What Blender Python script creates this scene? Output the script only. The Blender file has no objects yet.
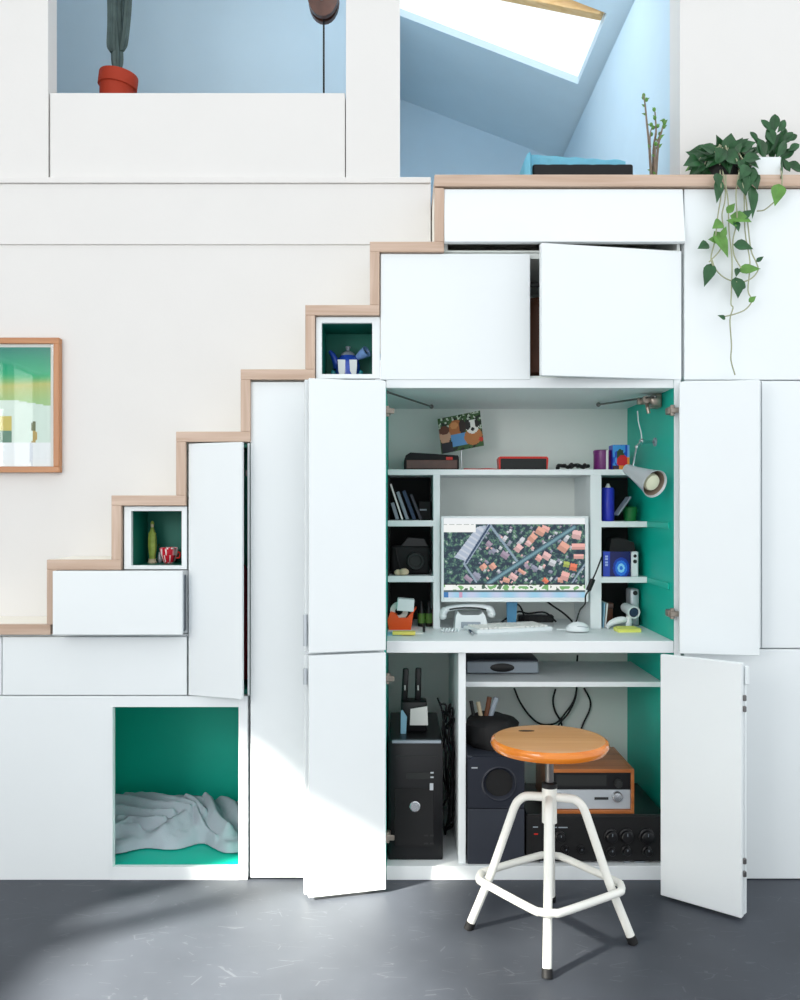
import bpy, bmesh, math, random
from mathutils import Vector, Matrix, Euler, noise
PI = math.pi
C = bpy.context.scene.collection
D, F, HC = 2.7, 891.0, 1.121            # camera distance to the cabinet fronts, focal length in pixels, eye height

def W(px, py, y=0.0):
    """world point seen at a pixel, at depth y behind the cabinet fronts"""
    k = (D + y) / F
    return Vector(((px - 400) * k, y, HC - (py - 510) * k))
def X(px, y=0.0): return (px - 400) * (D + y) / F
def Z(py, y=0.0): return HC - (py - 510) * (D + y) / F

def lin(c):
    c = c / 255.0
    return c / 12.92 if c <= 0.04045 else ((c + 0.055) / 1.055) ** 2.4
def L3(c): return (lin(c[0]), lin(c[1]), lin(c[2]))

# ------------------------------------------------------------------ materials
def mat(name, rgb, rough=0.5, metal=0.0, spec=0.4, var=0.04, scale=6.0, bump=0.0, bscale=60.0, coat=0.0):
    m = bpy.data.materials.new(name); m.use_nodes = True
    nt = m.node_tree; n = nt.nodes; l = nt.links
    b = n['Principled BSDF']
    b.inputs['Roughness'].default_value = rough; b.inputs['Metallic'].default_value = metal
    b.inputs['Specular IOR Level'].default_value = spec; b.inputs['Coat Weight'].default_value = coat
    tc = n.new('ShaderNodeTexCoord')
    nz = n.new('ShaderNodeTexNoise'); nz.inputs['Scale'].default_value = scale; nz.inputs['Detail'].default_value = 4
    l.new(tc.outputs['Object'], nz.inputs['Vector'])
    r = n.new('ShaderNodeValToRGB'); c = L3(rgb)
    r.color_ramp.elements[0].position = 0.3; r.color_ramp.elements[1].position = 0.7
    r.color_ramp.elements[0].color = (*[v * (1 - var) for v in c], 1)
    r.color_ramp.elements[1].color = (*[min(1, v * (1 + var)) for v in c], 1)
    l.new(nz.outputs['Fac'], r.inputs['Fac']); l.new(r.outputs['Color'], b.inputs['Base Color'])
    if bump:
        nb = n.new('ShaderNodeTexNoise'); nb.inputs['Scale'].default_value = bscale; nb.inputs['Detail'].default_value = 5
        l.new(tc.outputs['Object'], nb.inputs['Vector'])
        bp = n.new('ShaderNodeBump'); bp.inputs['Strength'].default_value = bump; bp.inputs['Distance'].default_value = 0.004
        l.new(nb.outputs['Fac'], bp.inputs['Height']); l.new(bp.outputs['Normal'], b.inputs['Normal'])
    return m

def wood(name, c0, c1, axis='X', rough=0.45, stretch=18.0, coat=0.0, spec=0.4):
    m = mat(name, c0, rough, spec=spec, coat=coat)
    nt = m.node_tree; n = nt.nodes; l = nt.links
    nz = [x for x in n if x.type == 'TEX_NOISE'][0]; r = [x for x in n if x.type == 'VALTORGB'][0]
    mp = n.new('ShaderNodeMapping'); tc = [x for x in n if x.type == 'TEX_COORD'][0]
    s = [stretch * 3] * 3; s['XYZ'.index(axis)] = 3.0
    mp.inputs['Scale'].default_value = s
    l.new(tc.outputs['Object'], mp.inputs['Vector']); l.new(mp.outputs['Vector'], nz.inputs['Vector'])
    nz.inputs['Scale'].default_value = 1.0; nz.inputs['Detail'].default_value = 6; nz.inputs['Distortion'].default_value = 0.6
    r.color_ramp.elements[0].color = (*L3(c0), 1); r.color_ramp.elements[1].color = (*L3(c1), 1)
    return m

def art(name, rough=0.5, emit=0.0, spec=0.3):
    """printed or displayed picture: colours stored per face of the picture"""
    m = bpy.data.materials.new(name); m.use_nodes = True
    nt = m.node_tree; b = nt.nodes['Principled BSDF']
    a = nt.nodes.new('ShaderNodeVertexColor'); a.layer_name = 'Col'
    b.inputs['Roughness'].default_value = rough; b.inputs['Specular IOR Level'].default_value = spec
    if emit:
        b.inputs['Base Color'].default_value = (0.01, 0.01, 0.01, 1)
        nt.links.new(a.outputs['Color'], b.inputs['Emission Color']); b.inputs['Emission Strength'].default_value = emit
    else:
        nt.links.new(a.outputs['Color'], b.inputs['Base Color'])
    return m

def glass(name, tr=0.97):
    m = bpy.data.materials.new(name); m.use_nodes = True
    nt = m.node_tree; n = nt.nodes; l = nt.links
    n.remove(n['Principled BSDF']); o = n['Material Output']
    t = n.new('ShaderNodeBsdfTransparent'); t.inputs['Color'].default_value = (tr, tr * 1.01, tr * 1.01, 1)
    g = n.new('ShaderNodeBsdfGlossy'); g.inputs['Roughness'].default_value = 0.02
    fr = n.new('ShaderNodeValue'); fr.outputs[0].default_value = 0.035
    mx = n.new('ShaderNodeMixShader')
    l.new(fr.outputs[0], mx.inputs[0]); l.new(t.outputs[0], mx.inputs[1]); l.new(g.outputs[0], mx.inputs[2])
    l.new(mx.outputs[0], o.inputs['Surface'])
    return m

M = {}
M['white'] = mat('white_lacquer', (231, 236, 238), 0.42, var=0.006, spec=0.35)
M['paint'] = mat('warm_white_paint', (223, 221, 219), 0.8, spec=0.2, var=0.008, bump=0.05, bscale=120)
M['inner'] = mat('white_melamine', (234, 239, 235), 0.5, var=0.01)
M['teal'] = mat('teal_paint', (4, 186, 165), 0.45, var=0.03)
M['tealshade'] = mat('teal_with_shade', (0, 112, 96), 0.5, var=0.03)  # teal darkened to stand in for the shade inside recesses
M['cream'] = mat('cream_tread_paint', (246, 242, 232), 0.6, var=0.01)
M['blue'] = mat('pale_blue_paint', (200, 222, 236), 0.8, spec=0.2, var=0.015, bump=0.04)
M['blueroof'] = mat('blue_roof_paint', (214, 232, 242), 0.8, spec=0.2, var=0.015, bump=0.04)
M['oak'] = wood('oak_edge', (184, 156, 136), (206, 182, 164), 'X')
M['loftfloor'] = wood('pale_loft_boards', (214, 206, 196), (226, 220, 212), 'X')
M['oakz'] = wood('oak_edge_upright', (184, 156, 136), (206, 182, 164), 'Z')
M['pine'] = wood('pine_sash', (214, 170, 112), (232, 196, 146), 'X')
M['ply'] = wood('varnished_frame_wood', (170, 112, 72), (190, 136, 94), 'Z', rough=0.35)
M['plyx'] = wood('varnished_frame_rail', (170, 112, 72), (190, 136, 94), 'X', rough=0.35)
M['black'] = mat('black_plastic', (16, 16, 19), 0.35, var=0.1)
M['blackm'] = mat('matt_black', (17, 17, 19), 0.7, var=0.15, bump=0.15)
M['rubber'] = mat('black_rubber', (20, 20, 22), 0.6)
M['charcoal'] = mat('charcoal_and_cubby_shade', (38, 40, 40), 0.7, var=0.08)  # charcoal parts; also stands in for shade in the desk side cubbies
M['navy'] = mat('dark_blue_grey_vinyl', (46, 50, 60), 0.45, var=0.08)
M['navyd'] = mat('dark_panel', (30, 34, 46), 0.4, var=0.08)
M['plwhite'] = mat('white_plastic', (226, 232, 234), 0.35, var=0.01)
M['plgrey'] = mat('grey_plastic', (150, 160, 170), 0.4)
M['silver'] = mat('silver_metal', (205, 208, 212), 0.25, metal=0.9, var=0.03)
M['lampsilver'] = mat('silver_lamp_enamel', (206, 212, 216), 0.3, metal=0.35, var=0.02)
M['lampin'] = mat('lamp_inside', (150, 132, 118), 0.35, metal=0.4)
M['silverp'] = mat('silver_paint', (196, 202, 208), 0.35, metal=0.3)
M['steel'] = mat('dark_steel', (120, 118, 118), 0.35, metal=0.9)
M['brass'] = mat('worn_nickel', (156, 146, 136), 0.4, metal=0.6, var=0.2, scale=60)
M['powder'] = mat('white_powder_coat', (236, 236, 230), 0.35, var=0.02)
M['seat'] = wood('orange_varnished_plywood', (198, 138, 76), (214, 160, 100), 'X', rough=0.3, stretch=14, coat=0.3)
M['seatrim'] = wood('orange_rim', (214, 112, 20), (232, 138, 40), 'X', rough=0.22, stretch=10, coat=0.5)
M['terra'] = mat('terracotta', (160, 46, 16), 0.7, var=0.08, bump=0.1)
M['soil'] = mat('soil', (60, 48, 38), 0.95, var=0.3, scale=80, bump=0.6)
M['cactus'] = mat('cactus_skin', (72, 88, 86), 0.6, var=0.2, scale=30, bump=0.15)
M['leaf'] = mat('dark_green_leaf', (38, 82, 46), 0.4, var=0.35, scale=30)
M['leafl'] = mat('fresh_green_leaf', (92, 140, 62), 0.45, var=0.25, scale=30)
M['vine'] = mat('vine_stem', (158, 162, 132), 0.7, var=0.2)
M['twig'] = mat('twig_bark', (128, 114, 100), 0.8, var=0.25, scale=50)
M['walnut'] = wood('walnut_veneer', (150, 82, 38), (186, 112, 58), 'X', rough=0.3, coat=0.2)
M['brown'] = mat('dark_brown_wood', (84, 50, 38), 0.4, var=0.25, scale=25, coat=0.3)
M['leather'] = mat('brown_leather', (104, 62, 40), 0.5, var=0.2, bump=0.2)
M['red'] = mat('red_plastic', (206, 42, 32), 0.4)
M['redfab'] = mat('dark_red_cloth', (140, 34, 48), 0.8, bump=0.3)
M['orange'] = mat('orange_plastic', (236, 82, 14), 0.35)
M['yellow'] = mat('yellow_paper', (236, 220, 110), 0.7)
M['yellowg'] = mat('yellow_green_paper', (232, 234, 120), 0.7)
M['purple'] = mat('purple_tin', (112, 40, 110), 0.3, var=0.15, scale=40)
M['royal'] = mat('royal_blue', (44, 56, 190), 0.35)
M['green'] = mat('green_plastic', (30, 120, 60), 0.4)
M['pblue'] = mat('pale_blue_paper', (150, 196, 220), 0.7)
M['standreflect'] = mat('plastic_with_blue_reflection', (64, 124, 160), 0.4)  # blue reflection painted into the colour of the screen stand
M['paper'] = mat('white_paper', (228, 228, 224), 0.8)
M['greyp'] = mat('grey_card', (130, 140, 150), 0.6)
M['dblue'] = mat('dark_blue_card', (40, 58, 84), 0.6)
M['cyan'] = mat('turquoise_towel', (150, 222, 242), 0.85, bump=0.5, bscale=200)
M['bulb'] = mat('frosted_bulb', (220, 224, 196), 0.5)
M['beige'] = mat('beige_cloth', (206, 190, 160), 0.8)
M['figure'] = mat('green_gold_glaze', (150, 168, 74), 0.35, var=0.25, scale=60)
M['glaze'] = mat('blue_glaze', (38, 74, 176), 0.2, var=0.25, scale=40, coat=0.4)
M['glazew'] = mat('white_glaze', (226, 230, 232), 0.2, coat=0.4)
M['glazep'] = mat('pale_blue_glaze', (130, 168, 224), 0.2, var=0.2, scale=50, coat=0.4)
M['glazet'] = mat('turquoise_glaze', (40, 150, 160), 0.25, coat=0.4)
M['blanket'] = mat('grey_blanket', (172, 178, 188), 0.9, spec=0.1, var=0.05, bump=0.25, bscale=220)
M['screen'] = art('lit_screen', 0.2, 0.95)
M['print'] = art('printed_paper', 0.5)
M['printg'] = art('glossy_print', 0.25)
M['glass'] = glass('window_glass'); M['dimmed'] = glass('sun_dimming_glass', 0.6)  # second glass is darkened to weaken the sun passing through

def floor_mat():
    m = mat('dark_grey_cast_floor', (62, 66, 74), 0.5, var=0.16, scale=3.0, spec=0.35)
    nt = m.node_tree; n = nt.nodes; l = nt.links; b = n['Principled BSDF']
    r = [x for x in n if x.type == 'VALTORGB'][0]
    tc = [x for x in n if x.type == 'TEX_COORD'][0]
    base = r.outputs['Color']
    for sc, rot, w in ((5.0, 0.5, 0.012), (9.0, 1.7, 0.010), (4.0, 2.6, 0.008)):      # pale scuff scratches
        mp = n.new('ShaderNodeMapping'); mp.inputs['Rotation'].default_value = (0, 0, rot); mp.inputs['Scale'].default_value = (1, 3.2, 1)
        l.new(tc.outputs['Object'], mp.inputs['Vector'])
        v = n.new('ShaderNodeTexVoronoi'); v.feature = 'DISTANCE_TO_EDGE'; v.inputs['Scale'].default_value = sc
        l.new(mp.outputs['Vector'], v.inputs['Vector'])
        lt = n.new('ShaderNodeMath'); lt.operation = 'LESS_THAN'; lt.inputs[1].default_value = w
        l.new(v.outputs['Distance'], lt.inputs[0])
        nz = n.new('ShaderNodeTexNoise'); nz.inputs['Scale'].default_value = 7.0 + sc
        l.new(tc.outputs['Object'], nz.inputs['Vector'])
        g = n.new('ShaderNodeMath'); g.operation = 'GREATER_THAN'; g.inputs[1].default_value = 0.60
        l.new(nz.outputs['Fac'], g.inputs[0])
        mu = n.new('ShaderNodeMath'); mu.operation = 'MULTIPLY'; l.new(lt.outputs[0], mu.inputs[0]); l.new(g.outputs[0], mu.inputs[1])
        mu2 = n.new('ShaderNodeMath'); mu2.operation = 'MULTIPLY'; mu2.inputs[1].default_value = 0.10; l.new(mu.outputs[0], mu2.inputs[0])
        mx = n.new('ShaderNodeMix'); mx.data_type = 'RGBA'
        l.new(mu2.outputs[0], mx.inputs[0]); l.new(base, mx.inputs[6]); mx.inputs[7].default_value = (*L3((150, 154, 160)), 1)
        base = mx.outputs[2]
    l.new(base, b.inputs['Base Color'])
    return m
M['floor'] = floor_mat()

# ------------------------------------------------------------------ mesh builder
def catmull(pts, n=6, closed=False):
    P = [Vector(p) for p in pts]; out = []
    N = len(P); rng = range(N) if closed else range(N - 1)
    for i in rng:
        p1, p2 = P[i], P[(i + 1) % N]
        p0 = P[i - 1] if (closed or i > 0) else p1 * 2 - p2
        p3 = P[(i + 2) % N] if (closed or i + 2 < N) else p2 * 2 - p1
        for k in range(n):
            t = k / n
            out.append(0.5 * ((2 * p1) + (p2 - p0) * t + (2 * p0 - 5 * p1 + 4 * p2 - p3) * t * t + (3 * p1 - p0 - 3 * p2 + p3) * t ** 3))
    if not closed: out.append(P[-1])
    return out

class MB:
    def __init__(s):
        s.bm = bmesh.new(); s.col = None; s.mi = 0
    def face(s, vs, smooth=False):
        try: f = s.bm.faces.new(vs)
        except ValueError: return None
        f.material_index = s.mi; f.smooth = smooth
        return f
    def obox(s, c, size, rot=None, b=0.0, seg=1):
        R = rot.to_matrix().to_4x4() if isinstance(rot, Euler) else (rot if rot is not None else Matrix.Identity(4))
        m = Matrix.Translation(Vector(c)) @ R @ Matrix.Diagonal((size[0], size[1], size[2], 1))
        before = set(s.bm.faces)
        g = bmesh.ops.create_cube(s.bm, size=1.0, matrix=m)
        if b:
            es = list({e for v in g['verts'] for e in v.link_edges})
            bmesh.ops.bevel(s.bm, geom=es, offset=b, segments=seg, affect='EDGES', profile=0.5)
        for f in s.bm.faces:
            if f not in before: f.material_index = s.mi; f.smooth = seg > 1
        return s
    def box(s, x0, x1, y0, y1, z0, z1, b=0.0, seg=1):
        return s.obox(((x0 + x1) / 2, (y0 + y1) / 2, (z0 + z1) / 2), (abs(x1 - x0), abs(y1 - y0), abs(z1 - z0)), None, b, seg)
    def leaf_panel(s, a, bb, t, z0, z1, b=0.0015):
        """door leaf: plan line a-bb is the face towards the camera, thickness goes behind it"""
        a, bb = Vector((a[0], a[1])), Vector((bb[0], bb[1])); d = (bb - a); ang = math.atan2(d.y, d.x)
        nrm = Vector((-d.y, d.x)).normalized()
        c = (a + bb) / 2 + nrm * t / 2
        return s.obox((c.x, c.y, (z0 + z1) / 2), (d.length, t, z1 - z0), Euler((0, 0, ang)), b)
    def prism(s, poly, y0, y1, plane='xz'):
        def P(p, y): return Vector((p[0], y, p[1])) if plane == 'xz' else (Vector((p[0], p[1], y)) if plane == 'xy' else Vector((y, p[0], p[1])))
        a = [s.bm.verts.new(P(p, y0)) for p in poly]; b = [s.bm.verts.new(P(p, y1)) for p in poly]
        s.face(a); s.face(list(reversed(b)))
        for i in range(len(poly)): s.face([a[i - 1], a[i], b[i], b[i - 1]])
        return s
    def tube(s, pts, r, n=10, closed=False, cap=True, flat=1.0):
        P = [Vector(p) for p in pts]; N = len(P)
        rs = r if isinstance(r, (list, tuple)) else [r] * N
        t0 = ((P[1] - P[0])).normalized()
        up = Vector((0, 0, 1)) if abs(t0.z) < 0.9 else Vector((0, 1, 0))
        u = t0.cross(up).normalized(); rings = []
        for i in range(N):
            if closed: t = (P[(i + 1) % N] - P[i - 1]).normalized()
            elif i == 0: t = t0
            elif i == N - 1: t = (P[-1] - P[-2]).normalized()
            else: t = (P[i + 1] - P[i - 1]).normalized()
            u = (u - t * u.dot(t)).normalized(); v = t.cross(u)
            rings.append([s.bm.verts.new(P[i] + (u * math.cos(2 * PI * k / n) + v * flat * math.sin(2 * PI * k / n)) * rs[i]) for k in range(n)])
        for i in range(N if closed else N - 1):
            a, b = rings[i], rings[(i + 1) % N]
            for k in range(n): s.face([a[k - 1], a[k], b[k], b[k - 1]], True)
        if cap and not closed:
            s.face(list(reversed(rings[0]))); s.face(rings[-1])
        return s
    def lathe(s, prof, c=(0, 0, 0), rot=None, n=24, fn=None, capb=True, capt=True):
        R = rot.to_matrix().to_4x4() if isinstance(rot, Euler) else (rot if rot is not None else Matrix.Identity(4))
        m = Matrix.Translation(Vector(c)) @ R; rings = []
        for (r, z) in prof:
            ring = []
            for k in range(n):
                a = 2 * PI * k / n; rr = r * (fn(a, z) if fn else 1)
                ring.append(s.bm.verts.new(m @ Vector((rr * math.cos(a), rr * math.sin(a), z))))
            rings.append(ring)
        for a, b in zip(rings, rings[1:]):
            for k in range(n): s.face([a[k - 1], a[k], b[k], b[k - 1]], True)
        if capb: s.face(list(reversed(rings[0])))
        if capt: s.face(rings[-1])
        return s
    def ball(s, c, r, n=12):
        if not isinstance(r, (tuple, list)): r = (r, r, r)
        g = bmesh.ops.create_uvsphere(s.bm, u_segments=n, v_segments=max(6, n * 2 // 3), radius=1.0, matrix=Matrix.Translation(Vector(c)) @ Matrix.Diagonal((*r, 1)))
        for f in {f for v in g['verts'] for f in v.link_faces}: f.material_index = s.mi; f.smooth = True
        return s
    def leaf(s, base, dirv, nrm, ln, w, curl=0.25, heart=True):
        d = Vector(dirv).normalized(); nn = Vector(nrm); nn = (nn - d * nn.dot(d)).normalized(); sd = d.cross(nn)
        prof = [0.0, 0.72, 1.0, 0.9, 0.62, 0.3, 0.0] if heart else [0.15, 0.5, 0.85, 1.0, 0.9, 0.6, 0.0]
        K = len(prof) - 1; rows = []
        for i, p in enumerate(prof):
            t = i / K
            ctr = Vector(base) + d * ln * (t - (0.0)) - nn * curl * ln * t * t
            lift = nn * w * 0.18 * p
            rows.append((s.bm.verts.new(ctr + sd * (-w / 2 * p) + lift), s.bm.verts.new(ctr), s.bm.verts.new(ctr + sd * (w / 2 * p) + lift)))
        for a, b in zip(rows, rows[1:]):
            s.face([a[0], a[1], b[1], b[0]], True); s.face([a[1], a[2], b[2], b[1]], True)
        return s
    def picture(s, o, ux, uy, nx, ny, fn):
        """flat picture: o top-left corner, ux / uy full edge vectors, fn(u, v) -> sRGB"""
        if s.col is None: s.col = s.bm.loops.layers.float_color.new('Col')
        o, ux, uy = Vector(o), Vector(ux), Vector(uy)
        V = [[s.bm.verts.new(o + ux * (i / nx) + uy * (j / ny)) for i in range(nx + 1)] for j in range(ny + 1)]
        for j in range(ny):
            for i in range(nx):
                f = s.face([V[j][i], V[j + 1][i], V[j + 1][i + 1], V[j][i + 1]])
                c = (*L3(fn((i + .5) / nx, (j + .5) / ny)), 1)
                for lp in f.loops: lp[s.col] = c
        return s

ORG = {}
def props(o, label=None, cat=None, group=None, kind=None):
    if label: o['label'] = label
    if cat: o['category'] = cat
    if group: o['group'] = group
    if kind: o['kind'] = kind
    return o
def link(name, mb, mats, org, fixn=True, sharp=35):
    me = bpy.data.meshes.new(name)
    if fixn: bmesh.ops.recalc_face_normals(mb.bm, faces=mb.bm.faces)
    bmesh.ops.translate(mb.bm, verts=mb.bm.verts, vec=-Vector(org))
    mb.bm.to_mesh(me); mb.bm.free()
    me.set_sharp_from_angle(angle=math.radians(sharp))
    for m in (mats if isinstance(mats, (list, tuple)) else [mats]): me.materials.append(M[m])
    o = bpy.data.objects.new(name, me); C.objects.link(o)
    return o
def thing(name, loc, label, cat, group=None):
    o = bpy.data.objects.new(name, None); C.objects.link(o); o.location = loc
    o.empty_display_size = 0.05
    ORG[o.name] = Vector(loc)
    return props(o, label, cat, group)
def part(name, mb, mats, parent, label=None, fixn=True):
    org = ORG[parent.name]
    o = link(name, mb, mats, org, fixn); o.parent = parent; ORG[o.name] = org
    if label: o['label'] = label
    return o
def single(name, mb, mats, loc, label, cat, group=None, kind=None, fixn=True):
    o = link(name, mb, mats, loc, fixn); o.location = loc; ORG[o.name] = Vector(loc)
    return props(o, label, cat, group, kind)
def struct(name, mb, mats, parent=None):
    o = link(name, mb, mats, (0, 0, 0)); ORG[o.name] = Vector((0, 0, 0))
    if parent: o.parent = parent
    else: o['kind'] = 'structure'
    return o
def open_box(mb, x0, x1, y0, y1, z0, z1, t=0.006):
    """five-sided lining, open towards the camera"""
    mb.box(x0 - t, x0, y0, y1 + t, z0 - t, z1 + t); mb.box(x1, x1 + t, y0, y1 + t, z0 - t, z1 + t)
    mb.box(x0, x1, y0, y1 + t, z0 - t, z0); mb.box(x0, x1, y0, y1 + t, z1, z1 + t)
    mb.box(x0, x1, y1, y1 + t, z0, z1)
    return mb
RY = Euler((PI / 2, 0, 0))      # lathe axis towards the camera (-y)
random.seed(4)
# ------------------------------------------------------------------ camera, sky, light
cam = bpy.data.cameras.new('camera'); co = bpy.data.objects.new('Camera', cam); C.objects.link(co)
co.location = (0, -D, HC); co.rotation_euler = (PI / 2, 0, 0)
cam.sensor_fit = 'HORIZONTAL'; cam.sensor_width = 36; cam.lens = F / 800 * 36; cam.shift_y = 10 / 800
cam.clip_start = 0.05
bpy.context.scene.camera = co

w = bpy.data.worlds.new('overcast_sky'); bpy.context.scene.world = w; w.use_nodes = True
bg = w.node_tree.nodes['Background']
bg.inputs['Color'].default_value = (0.93, 0.975, 1.0, 1); bg.inputs['Strength'].default_value = 1.36

sun = bpy.data.lights.new('sun', 'SUN'); sun.energy = 48; sun.angle = math.radians(3.5); sun.color = (1.0, 0.94, 0.82)
so = bpy.data.objects.new('sun', sun); C.objects.link(so)
PH, TE = math.radians(33), 0.577
so.rotation_euler = Vector((math.cos(PH), math.sin(PH), -TE)).to_track_quat('-Z', 'Y').to_euler()
so.location = (-3, -3, 3)

ar = bpy.data.lights.new('added_front_fill', 'AREA'); ar.shape = 'RECTANGLE'; ar.size = 1.9; ar.size_y = 1.3  # added fill lamp at the front left, no window stands there
ar.energy = 60; ar.color = (1.0, 0.985, 0.96)
ao = bpy.data.objects.new('added_front_fill', ar); C.objects.link(ao)
ao.location = (-2.2, -3.4, 1.75)
ao.rotation_euler = (Vector((0.5, 0.1, 0.6)) - Vector(ao.location)).to_track_quat('-Z', 'Y').to_euler()

al = bpy.data.lights.new('added_loft_fill', 'AREA'); al.shape = 'RECTANGLE'; al.size = .8; al.size_y = .4; al.energy = 7.5; al.color = (.93, .97, 1)  # added lamp under the roof, brightens the loft room
alo = bpy.data.objects.new('added_loft_fill', al); C.objects.link(alo); alo.location = (.16, .56, 3.25)
alo.rotation_euler = (Vector((.3, 1.7, 2.12)) - Vector(alo.location)).to_track_quat('-Z', 'Y').to_euler()

vs = bpy.context.scene.view_settings
vs.view_transform = 'Standard'; vs.look = 'None'; vs.exposure = 0; vs.gamma = 1; vs.use_curve_mapping = False

# ------------------------------------------------------------------ setting
YW = 0.2
RZ = 3.488
struct('floor', MB().box(-2.5, 2.4, -4.2, 2.7, -0.1, 0.0), 'floor')
# side wall with the window the low sun comes through
wl = MB(); xa, xb = -2.5, -2.4
wy0, wy1, wz0, wz1 = -2.5, -1.22, 1.05, 1.78
va, vb = -3.0, -2.04
wl.box(xa, xb, -4.2, va, 0, 7.0); wl.box(xa, xb, va, vb, 2.05, 7.0); wl.box(xa, xb, va, wy0, 0, wz0); wl.box(xa, xb, wy0 + .001, vb, wz1, 1.80); wl.box(xa, xb, wy1, 0.5, 0, 7.0)
wl.box(xa, xb, wy0, wy1, 0, wz0); wl.box(xa, xb, vb, wy1, wz1, 7.0)
wl = struct('wall_left', wl, 'paint')
wf = MB(); wf.box(xa + .02, xb - .01, wy1 - 0.20, wy1 - 0.13, wz0, wz1, 0.004)
wf.box(xa + .02, xb - .01, wy0, wy1, wz0, wz0 + 0.03, 0.004); wf.box(xa + .02, xb - .01, wy0, wy1, wz1 - 0.03, wz1, 0.004)
win2 = struct('window_2', wf, 'white')
struct('window_pane', MB().box(xa + .045, xa + .05, wy0, wy1, wz0 + .03, wz1 - .03), 'glass', win2)
win5 = struct('added_window_5', MB().box(xa + .02, xb - .01, va, vb, 2.03, 2.05).box(xa + .02, xb - .01, wy0 - .012, wy0, wz0, 2.03), 'white')  # unseen opening added with a dimming pane, gives weak sun around the stool
struct('window_pane', MB().box(xa + .045, xa + .05, va, wy0, wz0, 2.05).box(xa + .045, xa + .05, wy0, vb, 1.80, 2.05), 'dimmed', win5)

# wall behind the stair, beam and ledge above it
mw = MB(); mw.box(-2.4, X(371, YW), YW, YW + .09, 0.60, Z(245, YW)); mw.box(X(371, YW) + .0005, 0.100, YW, YW + .09, Z(251.5) + .003, Z(245, YW)); struct('wall_back', mw, 'paint')
struct('trim_1', MB().box(-2.4, 0.100, YW - .006, YW + .11, Z(244.8, YW), Z(184.5, YW), 0.001), 'paint')
struct('trim_2', MB().box(-2.4, 0.100, YW - .014, YW + .11, Z(184.2, YW), Z(178.6, YW), 0.0015), 'paint')
struct('wall_pier', MB().box(-2.4, X(48.6, YW), YW - .004, YW + .07, Z(178.4, YW), 4.2), 'paint')
struct('wall_parapet', MB().box(X(50, YW), X(345, YW), YW, YW + .07, Z(178.2, YW), Z(93, YW), 0.001), 'paint')
struct('wall_column', MB().box(X(346, YW), 0.0, YW - .004, YW + .11, Z(178.4, YW), 4.2), 'paint')
XR = X(680, YW)
struct('wall_right', MB().box(XR, 2.4, YW, YW + .11, Z(176.2) + .001, 4.2), 'paint')
YB = 2.43
def zr(x): return RZ - 0.385 * x
struct('wall_loft_right', MB().box(XR, XR + .1, YW + .11, YB, 2.0, zr(XR + .1)), 'blue')
def gable(x0, x1, y0, y1, z0): return MB().prism([(x0, z0), (x1, z0), (x1, zr(x1)), (x0, zr(x0))], y0, y1)
struct('wall_loft_back', gable(-2.4, XR + .1, YB, YB + .1, 2.0), 'blue')
struct('wall_loft_partition', gable(-.13, -.03, YW + .11, YB, 2.12), 'blue')
struct('wall_loft_alcove', gable(-2.4, -.13, 1.15, 1.25, 2.12), 'blue')
struct('wall_loft_left', gable(-2.4, -2.0, YW + .07, 1.15, 2.0), 'blue')
struct('floor_loft', MB().box(-2.0, XR, YW + .11, YB, 2.02, 2.12), 'loftfloor')
struct('trim_3', MB().box(-1.9, -.2, YW + .07, YW + .28, Z(93, YW) - .05, Z(93, YW) - .012), 'paint')

def roof_strip(mb, x0, x1, y0, y1, t=0.035):
    mb.prism([(x0, zr(x0)), (x1, zr(x1)), (x1, zr(x1) + t), (x0, zr(x0) + t)], y0, y1)
sx0, sx1, sy0, sy1 = -.03, 0.852, 0.96, 1.566
rf = MB()
roof_strip(rf, -2.4, 1.1, YW + .12, .34); roof_strip(rf, -2.4, -1.95, .34, sy1); roof_strip(rf, -.2, sx0, .34, sy1); roof_strip(rf, sx1, 1.1, .34, sy1)
roof_strip(rf, sx0, sx1, .79, sy0); roof_strip(rf, -1.95, -.2, .72, sy1); roof_strip(rf, -2.4, 1.1, sy1, YB + .1)
struct('ceiling', rf, 'blueroof')
def roof_pt(px, py, off=0.0):
    rx, rz = (px - 400) / F, (510 - py) / F
    d = (RZ + off - HC) / (rz + .385 * rx)
    return Vector((rx * d, d - D, HC + rz * d))
wfm = MB()
a, b = roof_pt(603, 12, .03), roof_pt(498, -9, .03)
dv = (b - a); nrm = Vector((.359, 0, .933)); sd = nrm.cross(dv.normalized())
wfm.obox((a + b) / 2, (dv.length, 0.05, 0.05), Matrix((dv.normalized(), sd, nrm)).transposed().to_4x4(), 0.004)
wfm.prism([(sx0, zr(sx0) + .04), (sx1, zr(sx1) + .04), (sx1, zr(sx1) + .08), (sx0, zr(sx0) + .08)], sy0 - .05, sy0 - .01)
win1 = struct('window_1', wfm, 'pine')
pn = MB(); pn.prism([(sx0, zr(sx0) + .036), (sx1 + .02, zr(sx1 + .02) + .036), (sx1 + .02, zr(sx1 + .02) + .042), (sx0, zr(sx0) + .042)], sy0 - .01, sy1 + .02)
struct('window_pane', pn, 'glass', win1)
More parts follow.
